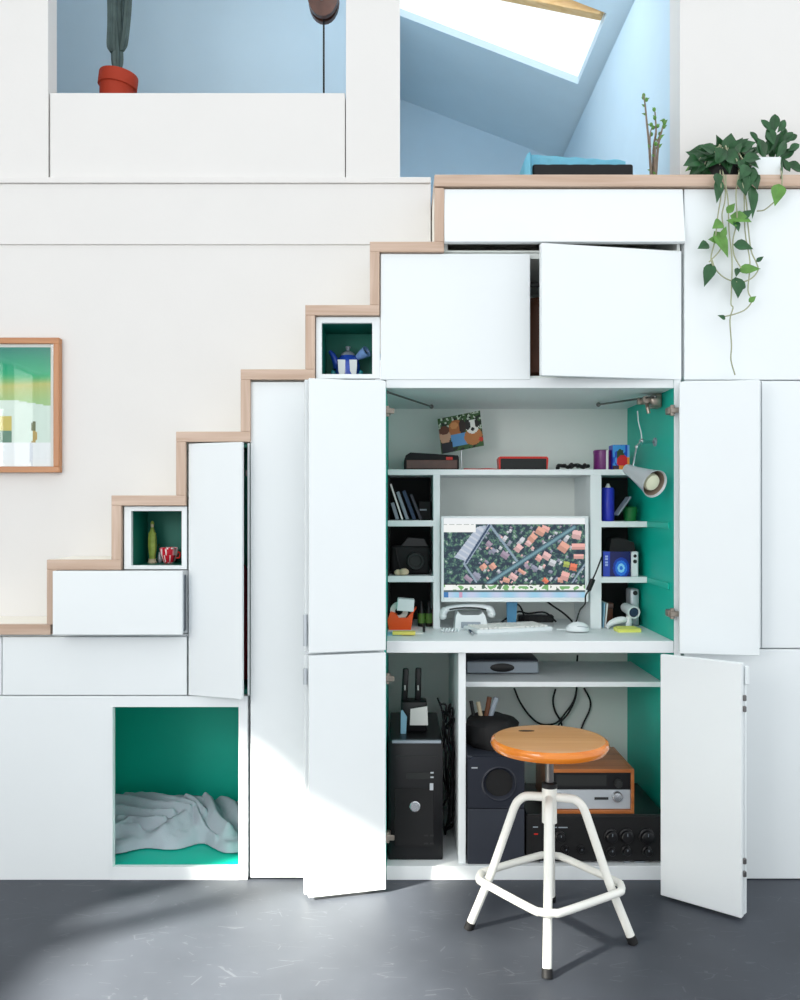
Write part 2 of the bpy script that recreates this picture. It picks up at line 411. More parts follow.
for nm, x0, x1, y0, y1 in (('added_roof_window_3', sx0, sx1, .34, .79), ('added_roof_window_4', -1.95, -.2, .34, .72)):  # unseen roof openings added to let more sky into the loft
    fm_ = MB()
    for (u0, u1, v0, v1) in ((x0, x1, y0, y0 + .03), (x0, x1, y1 - .03, y1), (x0, x0 + .03, y0 + .03, y1 - .03), (x1 - .03, x1, y0 + .03, y1 - .03)):
        fm_.prism([(u0, zr(u0) + .0), (u1, zr(u1) + .0), (u1, zr(u1) + .045), (u0, zr(u0) + .045)], v0, v1)
    wn = struct(nm, fm_, 'pine')
    struct('window_pane', MB().prism([(x0, zr(x0) + .046), (x1, zr(x1) + .046), (x1, zr(x1) + .052), (x0, zr(x0) + .052)], y0, y1), 'glass', wn)

# ------------------------------------------------------------------ stairs
st = thing('staircase', (X(0), 0, Z(880)), 'stepped oak staircase edge climbing the white wall to the loft counter', 'staircase')
tops = [624, 559.5, 495.5, 432, 370, 306, 243, 178]
xs = [48.5 + 64.3 * i for i in range(7)]
YF = -0.014; Tt = 10.2 / 330.0
for i in range(7):
    x0 = -1.62 if i == 0 else X(xs[i - 1])
    x1 = X(xs[i] + (3.7 if i == 0 else 9.6)); z1 = Z(tops[i])
    tr = part('tread', MB().box(x0, x1 - (.004 if i else 0), .006, YW - .001, z1 - Tt, z1, 0.0008), 'cream', st, 'cream tread')
    part('edge_band', MB().box(x0, x1, YF, .0058, z1 - Tt, z1, 0.0012), 'oak', tr, 'oak edge band')
for i in range(7):
    z0 = Z(tops[i]); z1 = Z(tops[i + 1]) - (Tt if i < 6 else Tt + .004)
    ri = part('riser', MB().box(X(xs[i]), X(xs[i] + 9.0), .006, YW - .001, z0, z1, 0.0008), 'cream', st, 'cream riser')
    part('edge_band', MB().box(X(xs[i]), X(xs[i] + 9.6), YF, .0058, z0 + .0002, z1 - .0002, 0.0012), 'oakz', ri, 'oak edge band')
ctop = Z(176.2)
cb = MB(); cb.box(X(434.3), 2.3, YF, YW + .108, ctop - 11.6 / 330, ctop, 0.0015)
single('countertop', cb, 'oak', (X(620), 0.1, ctop - 11.6 / 330), 'long oak counter board at the loft edge above the white cabinets', 'counter')

# ------------------------------------------------------------------ cabinets under the stair
BK = 0.19
# low cabinet with the open pet niche
lc = thing('niche_cabinet', (-0.9, 0.2, 0), 'low white cabinet with a teal niche holding a blanket at floor level', 'cabinet')
nx0, nx1, nz0, nz1 = X(113), X(238.5), Z(867), Z(707)
xl, xr_ = -1.62, X(247.6); zt = Z(696.2)
fr = MB(); fr.box(xl, nx0 - .009, 0.0, .018, 0.0, zt, .001); fr.box(nx1, xr_, 0.0, .018, 0.0, zt, .001)
fr.box(nx0 - .009, nx1, 0.0, .018, 0.0, nz0); fr.box(nx0 - .009, nx1, 0.0, .018, nz1, zt)
part('face_frame', fr, 'white', lc)
part('trim_strip', MB().box(nx0 - .009, nx0, -.004, .02, nz0, nz1), 'white', lc)
part('niche_lining', open_box(MB(), nx0 - .15, nx1, .02, .50, nz0, nz1), 'teal', lc, 'bright teal niche lining')
cs = MB(); cs.box(xl, nx0 - .16, .02, .5, 0, zt); cs.box(nx1 + .008, xr_, .02, .5, 0, zt - .001); cs.box(nx0 - .16, nx1 + .008, .02, .5, nz1 + .008, zt)
part('carcass', cs, 'white', lc)
# closed wide drawer row
dr = thing('drawer_cabinet', (-0.9, 0.15, zt), 'white stair cabinet with one flush drawer and one pulled out drawer', 'cabinet')
g = 0.003
part('carcass', MB().box(xl, X(186.4), .022, BK, zt + .002, Z(635)).box(X(59), X(121.5), .022, BK, Z(634), Z(571)).box(X(121.5), X(186), .022, BK, Z(634), Z(570.5)), 'white', dr)
part('drawer_front', MB().box(X(2), X(186.6), .002, .021, zt + .003, Z(637.0), .0012), 'white', dr)
part('drawer_front', MB().box(xl, X(1), .002, .021, zt + .003, Z(637.0), .0012), 'white', dr)
dfw = part('drawer', MB().box(X(52.5, -.055), X(182, -.055), -.055, -.037, Z(635, -.055), Z(571, -.055), .0015), 'white', dr)
part('drawer_side', MB().box(X(180.5), X(184.4), -.036, .020, Z(631), Z(575)).box(X(60), X(64), -.036, .020, Z(631), Z(575)).box(X(64), X(180.5), -.036, .02, Z(631), Z(627)), 'plgrey', dfw, 'grey drawer side runner')

def cubby(name, label, o, i, backy):
    t = thing(name, ((X(o[0]) + X(o[1])) / 2, .1, Z(o[3])), label, 'cubby')
    x0, x1, z1, z0 = X(i[0]), X(i[1]), Z(i[2]), Z(i[3]); X0, X1, Z1, Z0 = X(o[0]), X(o[1]), Z(o[2]), Z(o[3])
    f = MB(); f.box(X0, x0, .002, .02, Z0, Z1); f.box(x1, X1, .002, .02, Z0, Z1); f.box(x0, x1, .002, .02, Z0, z0); f.box(x0, x1, .002, .02, z1, Z1)
    part('face_frame', f, 'white', t)
    part('lining', open_box(MB(), x0, x1, .021, backy, z0, z1, .004), 'tealshade', t, 'teal lining with shade in its colour')  # shade of a deeper recess is put into the lining colour
    return (x0, x1, z0, z1)
c1 = cubby('open_cubby', 'small open teal cubby under a low step holding a figurine', (124, 186.6, 506.5, 569.3), (131, 181.5, 511, 565.5), .18)
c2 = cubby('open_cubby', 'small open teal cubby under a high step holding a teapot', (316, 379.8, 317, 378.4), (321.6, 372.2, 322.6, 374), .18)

# narrow cupboard with the door ajar
nc = thing('narrow_cupboard', (X(218), .15, zt), 'tall narrow white cupboard under the stair with its door ajar', 'cabinet')
x0, x1 = X(188), X(249.5)
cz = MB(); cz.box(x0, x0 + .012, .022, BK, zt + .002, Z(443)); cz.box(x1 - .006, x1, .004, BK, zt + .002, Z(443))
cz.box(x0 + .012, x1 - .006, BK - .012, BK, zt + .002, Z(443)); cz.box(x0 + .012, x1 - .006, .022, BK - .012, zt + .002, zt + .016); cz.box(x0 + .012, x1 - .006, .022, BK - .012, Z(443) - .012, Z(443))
part('carcass', cz, 'tealshade', nc, 'teal inside with shade in its colour')  # darkened teal paints the shade behind the ajar door
part('edge_band', MB().box(x1 - .006, x1, .001, .0038, zt + .002, Z(443)), 'white', nc)
pa, pb = W(188.3, 443, 0), W(242.0, 441.5, -.062)
part('door', MB().leaf_panel((pa.x, pa.y), (pb.x, pb.y), .012, Z(695.2), Z(443.5)), 'white', nc)
part('door_catch', MB().box(x1 - .012, x1 - .006, .004, .010, Z(476), Z(470)), 'steel', nc)
single('red_coat', MB().lathe([(.012, 0), (.06, .02), (.065, .2), (.05, .36), (.02, .40)], (X(226), .10, zt + .018), None, 14, lambda a, z: 1 + .12 * math.sin(5 * a) + .1 * math.sin(2 * a + z * 9)),
       'redfab', (X(226), .10, zt + .018), 'dark red folded cloth inside the narrow cupboard standing ajar', 'cloth')

# tall closed cupboard
tc_ = thing('tall_cupboard', (X(282), .15, 0), 'tall closed white cupboard between the narrow cupboard and the folded desk doors', 'cabinet')
part('door', MB().box(X(250.4), X(315.4), .002, .02, .006, Z(381.6), .0012), 'white', tc_)
part('carcass', MB().box(X(251.4), X(315), .022, BK, .0, Z(382)), 'white', tc_)
part('filler_panel', MB().box(X(316), X(384), .004, .02, .006, Z(379.4)), 'white', tc_)

# wall cupboards above the desk
wc = thing('hanging_cupboard', (X(530), .2, Z(380)), 'wide white cupboard above the desk with one of two doors swung ajar', 'cabinet')
x0, x1, z0, z1 = X(380.4), X(682), Z(379.5), Z(251.5)
cz = MB(); cz.box(x0, x0 + .016, .02, .5, z0, z1); cz.box(x1 - .016, x1, .02, .5, z0, z1); cz.box(x0 + .016, x1 - .016, .02, .5, z0, z0 + .014); cz.box(x0 + .016, x1 - .016, .02, .5, z1 - .016, z1); cz.box(x0 + .016, x1 - .016, .485, .5, z0 + .014, z1 - .016)
part('carcass', cz, 'inner', wc)
part('door', MB().box(X(380.6), X(530), -.004, .016, Z(379.8), Z(254), .0015), 'white', wc)
pa, pb = W(541.5, 243, -.088), W(681.6, 251, -.004)
part('door', MB().leaf_panel((pa.x, pa.y), (pb.x, pb.y), .019, Z(379.8), Z(251.5)), 'white', wc)
part('hanging_rail', MB().tube([(x0 + .016, .2, z1 - .05), (x1 - .016, .2, z1 - .05)], .008, 8), 'steel', wc)
bgm = MB()
single('leather_bag', MB().lathe([(.05, 0), (.10, .02), (.105, .14), (.07, .24), (.03, .27)], (X(537, .2), .18, z0 + .015), None, 18, lambda a, z: 1 + .08 * math.sin(6 * a + z * 20)), 'leather',
       (X(537, .2), .18, z0 + .015), 'brown leather bag seen in the gap between two cupboard doors', 'bag')
# flap cupboard
fc = thing('flap_cupboard', (X(562), .2, Z(250)), 'shallow white cupboard right under the oak counter with a tilted flap front', 'cabinet')
zz1, zz0 = ctop - 11.6 / 330 - .001, Z(250.6)
cz = MB(); cz.box(X(444.5), X(682), .02, .5, zz1 - .012, zz1); cz.box(X(444.5), X(682), .02, .5, zz0, zz0 + .006); cz.box(X(444.5), X(448), .02, .5, zz0 + .006, zz1 - .012); cz.box(X(679), X(682), .02, .5, zz0 + .006, zz1 - .012); cz.box(X(448), X(679), .485, .5, zz0 + .006, zz1 - .012)
part('carcass', cz, 'inner', fc)
h = Z(189.5) - Z(245.4); ang = math.asin(.026 / h)
fm = MB(); fm.obox((X(563.2), -.004 - .013 + .009, Z(189.5) - h / 2), (X(682.4) - X(444), .018, h), Euler((-ang, 0, 0)), .0015)
part('flap_door', fm, 'white', fc)

# tall cupboards beside the desk
rc = thing('side_cupboard', (X(742), .2, 0), 'tall white cupboard beside the desk under the trailing plant', 'cabinet')
xr1 = 2.0
part('carcass', MB().box(X(684.4), xr1, .022, .5, 0.0, ctop - .037), 'white', rc)
for (a, b_, c_, d_) in ((684.6, 0, 379.6, 0), (684.6, 761.2, 648, 380.4), (762.2, 0, 648, 380.8), (684.6, 0, 879, 649.4)):
    part('door', MB().box(X(a), X(b_) if b_ else xr1, .002, .021, Z(c_), Z(d_) if d_ else ctop - .038, .001), 'white', rc)
# ------------------------------------------------------------------ desk cupboard
dk = thing('desk_cupboard', (.39, .28, 0), 'open white desk cupboard with teal sides, shelves and folded back doors', 'desk cupboard')
LX, RX, BY = X(386.2), X(674.0), .56
zd1 = Z(641); zd0 = zd1 - .036                    # desk top
ztop = Z(388)
YS = .28
part('side_panel', MB().box(RX, RX + .019, .0, BY, .0, Z(377.6)), ['teal', 'white'], dk, 'teal painted side panel')
part('side_panel', MB().box(LX - .006, LX, .002, BY, .0, ztop), 'teal', dk, 'teal painted side panel')
part('edge_band', MB().box(RX - .0005, RX + .0195, -.0025, -.0005, .0, Z(377.6)), 'white', dk, 'white front edge band')
part('top_panel', MB().box(LX, RX - .0005, .0, BY, ztop, Z(377.8), .001), 'white', dk)
part('back_panel', MB().box(LX, RX, BY - .006, BY, .002, ztop), 'inner', dk)
part('desktop', MB().box(LX + .001, RX - .001, -.002, BY - .006, zd0, zd1, .0015), 'white', dk)
part('base_panel', MB().box(LX + .001, RX - .001, -.001, BY - .006, .0, .042, .001), 'white', dk)
part('divider', MB().box(X(458.4, .02), X(465.8, .02), .02, BY - .006, .042, zd0, .001), 'white', dk)
zs2 = Z(681.8, .12)
part('shelf', MB().box(X(466, .02), RX - .001, .12, .50, zs2 - .0165, zs2, .001), 'white', dk)
# hutch on the desk
zt1, zt0 = Z(469.4, YS), Z(475, YS)
part('shelf', MB().box(LX + .001, RX - .001, YS, BY - .006, zt0, zt1, .001), 'white', dk)
d1, d2, d3, d4 = X(433.2, YS), X(440, YS), X(590.4, YS), X(601.5, YS)
part('divider', MB().box(d1, d2, YS, BY - .006, zd1, zt0, .001), 'white', dk)
part('divider', MB().box(d3, d4, YS, BY - .006, zd1, zt0, .001), 'white', dk)
LS, RS = [], []
for (ya, yb) in ((520.4, 526.4), (576, 582.2)):
    part('shelf', MB().box(LX + .001, d1, YS, BY - .006, Z(yb, YS), Z(ya, YS), .001), 'white', dk); LS.append((Z(ya, YS), Z(yb, YS)))
for (ya, yb) in ((521.4, 527.2), (577, 582.8)):
    part('shelf', MB().box(d4, RX - .001, YS, BY - .006, Z(yb, YS), Z(ya, YS), .001), 'white', dk); RS.append((Z(ya, YS), Z(yb, YS)))
    part('batten', MB().box(RX - .005, RX - .0005, .04, YS - .001, Z(yb, YS), Z(ya, YS), .001), 'teal', dk, 'teal shelf batten')
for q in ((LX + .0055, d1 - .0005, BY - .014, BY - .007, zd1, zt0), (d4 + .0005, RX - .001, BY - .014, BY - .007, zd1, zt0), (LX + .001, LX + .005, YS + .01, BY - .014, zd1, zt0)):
    part('cubby_shade_sheet', MB().box(*q), 'charcoal', dk, 'dark sheet standing in for shade in the small side cubbies')  # added dark sheets paint the shade inside these cubbies
# door stays under the top panel
for (p, q, nm) in ((W(387, 389.8, .03), W(431.5, 402.6, .40), 0), (W(655, 396.5, .06), W(598.5, 401.2, .34), 1)):
    p.z = min(p.z, ztop - .008); q.z = ztop - .010
    m = MB().tube([p, q], .0032, 8); m.ball(q, .008, 8); m.ball(p, .006, 8)
    part('door_stay', m, 'steel', dk, 'dark metal stay rod')
bm_ = MB()
bm_.box(RX - .028, RX - .001, .12, .17, ztop - .045, ztop - .001, .003); bm_.lathe([(.016, 0), (.016, .02), (.01, .024)], (RX - .03, .10, ztop - .028), RY, 14)
bm_.lathe([(.012, 0), (.012, .03)], (RX - .055, .13, ztop - .022), RY, 12); bm_.box(RX - .075, RX - .028, .13, .145, ztop - .034, ztop - .012, .002)
bm_.tube([(RX - .05, .12, ztop - .03), (RX - .052, .10, ztop - .05), (RX - .048, .1, ztop - .066)], .006, 8)
part('lift_fitting', bm_, 'brass', dk, 'worn brass pivot fitting')

def hinge(mb, x, y, z, s=1):
    mb.box(x - .012, x + .010, y - .006, y + .030, z - .011, z + .011, .003); mb.lathe([(.007, -.016), (.007, .016)], (x, y - .004, z), None, 10)
    mb.box(x - .008 * s, x + .022 * s, y - .014, y - .006, z - .008, z + .008, .002)
def door(a, b, t, z0, z1, hinges=()):
    o = part('door', MB().leaf_panel(a, b, t, z0, z1), 'white', dk)
    for (x, y, z, s) in hinges:
        m = MB(); hinge(m, x, y, z, s); part('hinge', m, 'brass', o, 'worn metal hinge')
    return o
zu0, zu1, zl0, zl1 = Z(651.2, -.1) , Z(379.5, -.1), .010, .7035
zu0 = .711; zu1 = 1.4985
def xy(px, y): return (X(px, y), y)
# doors folded back beside the desk: front leaf and the leaf behind it
A, B = xy(308.8, -.150), xy(386.0, -.092)
gp = Vector((-(B[1] - A[1]), B[0] - A[0])).normalized() * .0225
A2, B2 = (A[0] + gp.x - .008, A[1] + gp.y), (B[0] + gp.x - .012, B[1] + gp.y)
hz = lambda z: [(LX + .006, -.006 + .02, z, -1)]
door(A, B, .018, zu0, zu1, [(LX + .003, .012, Z(411), 1)])
door(A2, B2, .018, zu0, zu1 - .001)
lo = door(A, B, .018, zl0, zl1, [(LX + .003, .012, Z(679), 1), (LX + .003, .012, Z(838), 1)])
door(A2, B2, .018, zl0, zl1)
for z in (.62, .70 + .03, .775, .13):
    m = MB(); m.lathe([(.006, 0), (.006, .045)], (A[0] - .012, A[1] + .012, z), None, 10)
    part('hinge', m, 'silverp', lo, 'pale hinge knuckle on the folded edge')
# other side
A, B = xy(660.4, -.129), xy(741.6, -.277)
gp = Vector((-(B[1] - A[1]), B[0] - A[0])).normalized() * .027
door(A, B, .018, .010, .704)
o2 = door((A[0] + gp.x + .012, A[1] + gp.y - .002), (B[0] + gp.x - .0005, B[1] + gp.y + .001), .016, .010, .686)
for z in (.155, .60, .57, .12):
    m = MB(); m.box(B[0] + .006, B[0] + .016, B[1] + .004, B[1] + .014, z, z + .016, .002)
    part('hinge', m, 'steel', o2, 'dark hinge knuckle on the folded edge')
m = MB(); m.box(B[0] + .014, B[0] + .026, B[1] + .012, B[1] + .03, zl1 - .060, zl1 - .010, .002)
part('pivot_block', m, 'plwhite', o2)
A, B = xy(679.5, -.050), xy(759.6, -.092)
door(A, B, .018, .694, zu1 + .004, [(RX - .010, -.012, Z(411), 1), (RX - .010, -.012, Z(613), 1)])
gp = Vector((-(B[1] - A[1]), B[0] - A[0])).normalized() * .0225
door((A[0] + gp.x + .004, A[1] + gp.y), (B[0] + gp.x + .002, B[1] + gp.y), .017, .696, zu1 + .004)

# ------------------------------------------------------------------ things on the top shelf
def Zs(p): return p
y = .36
t = thing('storage_box', (X(431, y), y, zt1), 'black box with a dark red front on the top shelf below the dog photo', 'box')
bx0, bx1 = X(404, y), X(459, y)
m = MB(); m.prism([(bx0, zt1), (bx1, zt1), (bx1, zt1 + .045), (bx1 - .004, zt1 + .052), (bx0 + .022, zt1 + .062), (bx0 + .006, zt1 + .052), (bx0, zt1 + .035)], y, y + .13); part('body', m, 'blackm', t)
part('front_panel', MB().box(bx0 + .008, bx1 - .006, y - .004, y, zt1 + .006, zt1 + .036, .001), 'brown', t)
part('tag', MB().box(bx1 - .045, bx1 - .022, y - .007, y - .003, zt1 + .036, zt1 + .046, .001), 'red', t, 'bright red tag')
# dog photo on a wire holder
def dogs(u, v):
    n = noise.noise(Vector((u * 9, v * 8, 3)))
    c = (58, 92, 50) if n > -.1 else (28, 40, 30)
    if v < .5 and noise.noise(Vector((u * 16, v * 16, 9))) > .22: c = (196, 206, 190)
    def el(cx, cy, a, b): return ((u - cx) / a) ** 2 + ((v - cy) / b) ** 2 < 1
    if el(.13, .50, .13, .26): c = (196, 150, 122)
    if el(.12, .36, .12, .12): c = (98, 56, 38)
    if .02 < u < .28 and v > .72: c = (36, 36, 44)
    if el(.40, .36, .17, .24): c = (176, 104, 58)
    if el(.36, .28, .09, .1): c = (206, 140, 84)
    if el(.55, .34, .08, .2): c = (48, 34, 28)
    if .26 < u < .62 and .52 < v < .88 and u > .2 + .1 * v: c = (92, 148, 200)
    if el(.78, .68, .21, .24): c = (182, 116, 66)
    if el(.78, .40, .15, .2): c = (232, 230, 224)
    if el(.68, .34, .06, .13) or el(.89, .34, .05, .12): c = (40, 36, 34)
    if el(.78, .48, .04, .05): c = (30, 26, 26)
    if el(.95, .80, .05, .06): c = (200, 50, 40)
    return c
y = .42
t = thing('dog_photo', (X(461, y), y, zt1), 'colour photo of dogs held up by a wire stand on the top shelf', 'photo')
tl, tr, bl = W(437.5, 419, y), W(480, 410.5, y - .01), W(441.5, 454, y)
m = MB(); m.picture(tl, tr - tl, bl - tl, 46, 38, dogs); part('print', m, 'print', t, fixn=False)
m = MB(); ce = tl + (tr - tl) / 2 + (bl - tl) / 2; uu = (tr - tl).normalized(); vv = (bl - tl).normalized(); ww = uu.cross(vv).normalized()
m.obox(ce + Vector((0, .0018, 0)), ((tr - tl).length, (bl - tl).length, .0022), Matrix((uu, vv, ww)).transposed().to_4x4()); part('card', m, 'paper', t)
m = MB(); m.tube([W(461, 447, y + .006), W(461.5, 458, y + .006), (X(462, y), y + .006, zt1 + .006)], .0016, 6); m.lathe([(.016, 0), (.016, .004), (.004, .008)], (X(462, y), y + .006, zt1), None, 16)
part('wire_stand', m, 'silver', t)
y = .33
single('flat_cable', MB().tube(catmull([(X(464, y), y, zt1 + .003), (X(475, y), y + .02, zt1 + .003), (X(488, y), y - .005, zt1 + .003), (X(497.5, y), y + .02, zt1 + .003)]), .003, 8), 'red',
       (X(480, y), y, zt1), 'thin red cable lying on the top shelf before the red framed case', 'cable')
t = thing('speaker_case', (X(523, y), y + .02, zt1), 'small red framed case with a dark mesh front on the top shelf', 'case')
a0, a1, zz = X(498.5, y), X(548.5, y), Z(456.5, y)
m = MB(); m.prism([(a0 + .003, zt1), (a1 - .003, zt1), (a1, zz - .006), (a1 - .005, zz), (a0 + .005, zz), (a0, zz - .006)], y, y + .06); part('body', m, 'red', t)
part('mesh_front', MB().box(a0 + .007, a1 - .007, y - .002, y + .001, zt1 + .002, zz - .007, .001), 'charcoal', t, 'dark mesh front')
m = MB(); pp = [(X(556, y), y, zt1 + .006)]
for i in range(16): pp.append((X(558 + i * 2, y) , y + .03 * math.sin(i * 1.9), zt1 + .007 + .011 * abs(math.sin(i * 1.3))))
m.tube(catmull(pp, 4), .0065, 6)
single('coiled_lead', m, 'rubber', (X(572, y), y, zt1), 'tangled black lead lying on the top shelf beside the purple tin', 'cable')
y = .31
t = thing('round_tin', (X(604.5, y), y + .035, zt1), 'purple round tin with a pale stripe at the end of the top shelf', 'tin')
r = X(613.5, y) - X(604.5, y); zz = Z(449.5, y)
part('body', MB().lathe([(r * .96, 0), (r, .004), (r, zz - zt1 - .012)], (X(604.5, y), y + r, zt1), None, 28), 'purple', t)
part('lid', MB().lathe([(r * 1.03, 0), (r * 1.03, .010), (r * .9, .013)], (X(604.5, y), y + r, zz - .013), None, 28), 'purple', t)
part('stripe', MB().box(X(606, y), X(608.4, y), y - .001, y + .004, zt1 + .001, zz - .002, .0005), 'paper', t, 'pale vertical stripe')
def toy(u, v):
    c = (36, 78, 190) if noise.noise(Vector((u * 4, v * 4, 1))) > 0 else (60, 150, 220)
    if (u - .45) ** 2 + (v - .4) ** 2 < .05: c = (40, 70, 40)
    if ((u - .6) / .36) ** 2 + ((v - .68) / .27) ** 2 < 1: c = (206, 34, 40)
    if v > .84: c = (232, 140, 40) if u > .4 else (60, 40, 60)
    if u > .86: c = (110, 170, 226) if v < .5 else (240, 150, 60)
    return c
a0, a1, zz = X(612.8, .30), X(629.6, .30), Z(444.8, .30)
t = thing('gift_box', ((a0 + a1) / 2, .34, zt1), 'bright blue and red printed box beside the purple tin', 'box')
part('body', MB().box(a0, a1, .302, .36, zt1, zz, .001), 'royal', t)
m = MB(); m.picture((a0, .3012, zz), (a1 - a0, 0, 0), (0, 0, zt1 - zz), 16, 24, toy); part('printed_front', m, 'printg', t, fixn=False)

# ------------------------------------------------------------------ clamp lamp on the teal side
t = thing('desk_lamp', (RX - .004, .17, Z(441, .17)), 'silver cone desk lamp hanging from the teal side of the cupboard', 'lamp')
n0, n1 = W(626.5, 468.5, .10), W(655, 484, -.02)
ax = (n1 - n0).normalized(); L = (n1 - n0).length
R = ax.to_track_quat('Z', 'Y').to_matrix().to_4x4()
m = MB(); m.lathe([(.014, 0), (.017, .01), (.021, L * .3), (.041, L * .97), (.0435, L), (.0425, L), (.040, L * .965), (.019, L * .34), (.017, L * .33)], n0, R, 32, capb=True, capt=True)
part('lamp_shade', m, 'lampsilver', t)
m = MB(); m.lathe([(.0395, L * .95), (.036, L * .86), (.026, L * .6), (.0245, L * .58)], n0, R, 32, capb=False, capt=True); part('reflector', m, 'lampin', t, 'brownish inside of the shade')
m = MB(); m.lathe([(.010, L * .62), (.027, L * .86), (.024, L * .93), (.012, L * .955)], n0, R, 20); part('bulb', m, 'bulb', t, 'pale frosted bulb')
j = W(642, 441.5, .17); j2 = W(637, 447, .13)
m = MB(); m.tube([W(632, 473, .085), W(634.5, 460, .10), j2], .004, 8); m.tube([j2, j], .005, 8); m.ball(j, .010, 10); m.ball(j2, .007, 10); m.tube([j, W(646.5, 442, .19)], .006, 8); m.tube([j, (RX - .003, .19, j.z)], .005, 8); m.ball(W(630, 474, .08), .010, 10)
part('arm', m, 'silver', t)
m = MB(); m.tube(catmull([W(637.5, 411, .16), W(638.5, 422, .16), W(641, 432, .165), j]), .0018, 6); part('lamp_wire', m, 'plwhite', t)
part('wall_plate', MB().lathe([(.014, 0), (.014, .006)], (RX - .0065, .19, j.z), Euler((0, PI / 2, 0)), 16), 'plgrey', t)

# ------------------------------------------------------------------ small side cubbies
zb = LS[0][0]
spec = [('greyp', 390.5, 1.0, .118, .14, 'pale grey'), ('paper', 397, .8, .095, .012, 'white'), ('pblue', 402.5, .7, .10, .018, 'pale blue'), ('dblue', 409, .7, .112, .02, 'dark blue')]
for i, (mm, px, s_, hh, th, nm) in enumerate([('greyp', 392.5, 1, .060, .012, 'short grey'), ('paper', 397.5, 1, .128, .006, 'thin white'), ('greyp', 402.5, 1, .100, .011, 'pale grey'), ('dblue', 409.5, 1, .104, .012, 'slate blue'), ('navyd', 416, 1, .092, .010, 'black')]):
    yy = .315
    an = -.30 - .02 * i; xx = X(px + 5, yy)
    cz_ = zb + math.cos(an) * hh / 2 + abs(math.sin(an)) * th / 2 + .0005; cx_ = xx + math.sin(an) * hh / 2
    single('booklet', MB().obox((cx_, yy + .05, cz_), (th, .10, hh), Euler((0, an, 0)), .001), mm, (cx_, yy + .05, zb), nm + ' booklet leaning in the topmost small cubby beside the desk screen', 'booklet', 'booklets leaning in the cubby')
t = thing('card_case', (X(424, .33), .36, zb), 'low black case with a grey strip beside the leaning booklets', 'case')
part('body', MB().box(X(418.6, .33), X(431.6, .33), .36, .46, zb, Z(501, .33), .003), 'blackm', t); part('strip', MB().box(X(420, .33), X(427, .33), .357, .36, Z(510.5, .33), Z(509, .33)), 'plgrey', t, 'grey strip')
zb = LS[1][0]
t = thing('camera', (X(412, .33), .36, zb), 'bulky black camera with a grey lens in the middle small cubby', 'camera')
m = MB(); m.box(X(391, .34), X(430, .34), .34, .42, zb, zb + .098, .012, 3); part('body', m, 'blackm', t)
m = MB(); m.prism([(X(401, .34), zb + .096), (X(428, .34), zb + .096), (X(424, .34), zb + .122), (X(408, .34), zb + .126)], .35, .41); part('viewfinder', m, 'black', t)
m = MB(); m.lathe([(.030, 0), (.030, .02), (.027, .03), (.022, .03), (.020, .022)], (X(415.5, .33), .34, zb + .048), RY, 24); part('lens', m, 'charcoal', t, 'dark grey lens')
m = MB(); m.tube(catmull([(X(396, .33), .335, zb + .09), (X(398, .32), .326, zb + .05), (X(402, .32), .33, zb + .014), (X(408, .32), .325, zb + .004)]), .003, 6); part('strap', m, 'rubber', t)
m = MB(); m.ball((X(404, .305), .305, zb + .012), (.017, .012, .012), 12); m.ball((X(398, .305), .31, zb + .010), (.014, .01, .010), 12)
single('crumpled_cloth', m, ['beige'], (X(403, .305), .305, zb), 'small crumpled beige cloth lying in front of the black camera', 'cloth')
# tape dispenser and cards on the desk
yy = .25
t = thing('tape_dispenser', (X(402, yy), yy + .03, zd1), 'orange tape dispenser with a white block on it at the end of the desk', 'tape dispenser')
q = lambda px, py: (X(px, yy), Z(py, yy))
bz = zd1
m = MB(); m.prism([(X(389, yy), bz), (X(411, yy), bz), (X(413.5, yy), Z(613, yy)), (X(416.5, yy), Z(608, yy)), (X(412.5, yy), Z(611, yy)), (X(407, yy), Z(618, yy)), (X(399, yy), Z(618, yy)), (X(395, yy), Z(613, yy)), (X(390.5, yy), Z(611.5, yy)), (X(387.5, yy), Z(620, yy))], yy, yy + .055); part('body', m, 'orange', t)
m = MB(); m.lathe([(.013, 0), (.030, 0), (.030, .03), (.013, .03)], (X(399, yy), yy + .045, Z(612, yy)), RY, 24, capb=False, capt=False); part('tape_roll', m, 'paper', t, 'pale tape roll')
m = MB(); m.obox(W(405.5, 604.5, yy + .015), (.056, .05, .040), Euler((0, .08, 0)), .002); part('note_block', m, 'plwhite', t, 'white block on top')
for (x0, x1, ya, mm, nm, dz, rz) in ((387.3, 401, .15, 'pblue', 'pale blue card lying under the yellow note pad on the desk', 0, .05), (405, 424, .19, 'paper', 'white card lying on the desk behind the yellow note pad', 0, -.1)):
    m = MB(); m.obox(((X(x0, ya) + X(x1, ya)) / 2, ya, zd1 + .0015), (X(x1, ya) - X(x0, ya), .07, .003), Euler((0, 0, rz))); single('card', m, mm, ((X(x0, ya) + X(x1, ya)) / 2, ya, zd1), nm, 'card')
m = MB(); m.obox((X(404, .12), .125, zd1 + .0075), (X(416, .1) - X(393, .1), .035, .009), Euler((0, 0, -.03)), .001); single('note_pad', m, 'yellow', (X(404, .12), .125, zd1 + .003), 'small yellow note pad lying at the front of the desk below the tape dispenser', 'note pad')
m = MB(); m.box(X(422.3, .2), X(425, .2), .17, .18, zd1 + .003, zd1 + .022, .002); m.ball((X(423.5, .2), .172, zd1 + .026), .005, 8); single('small_clip', m, 'black', (X(423.6, .2), .175, zd1), 'tiny black clip standing near the yellow note pad', 'clip')
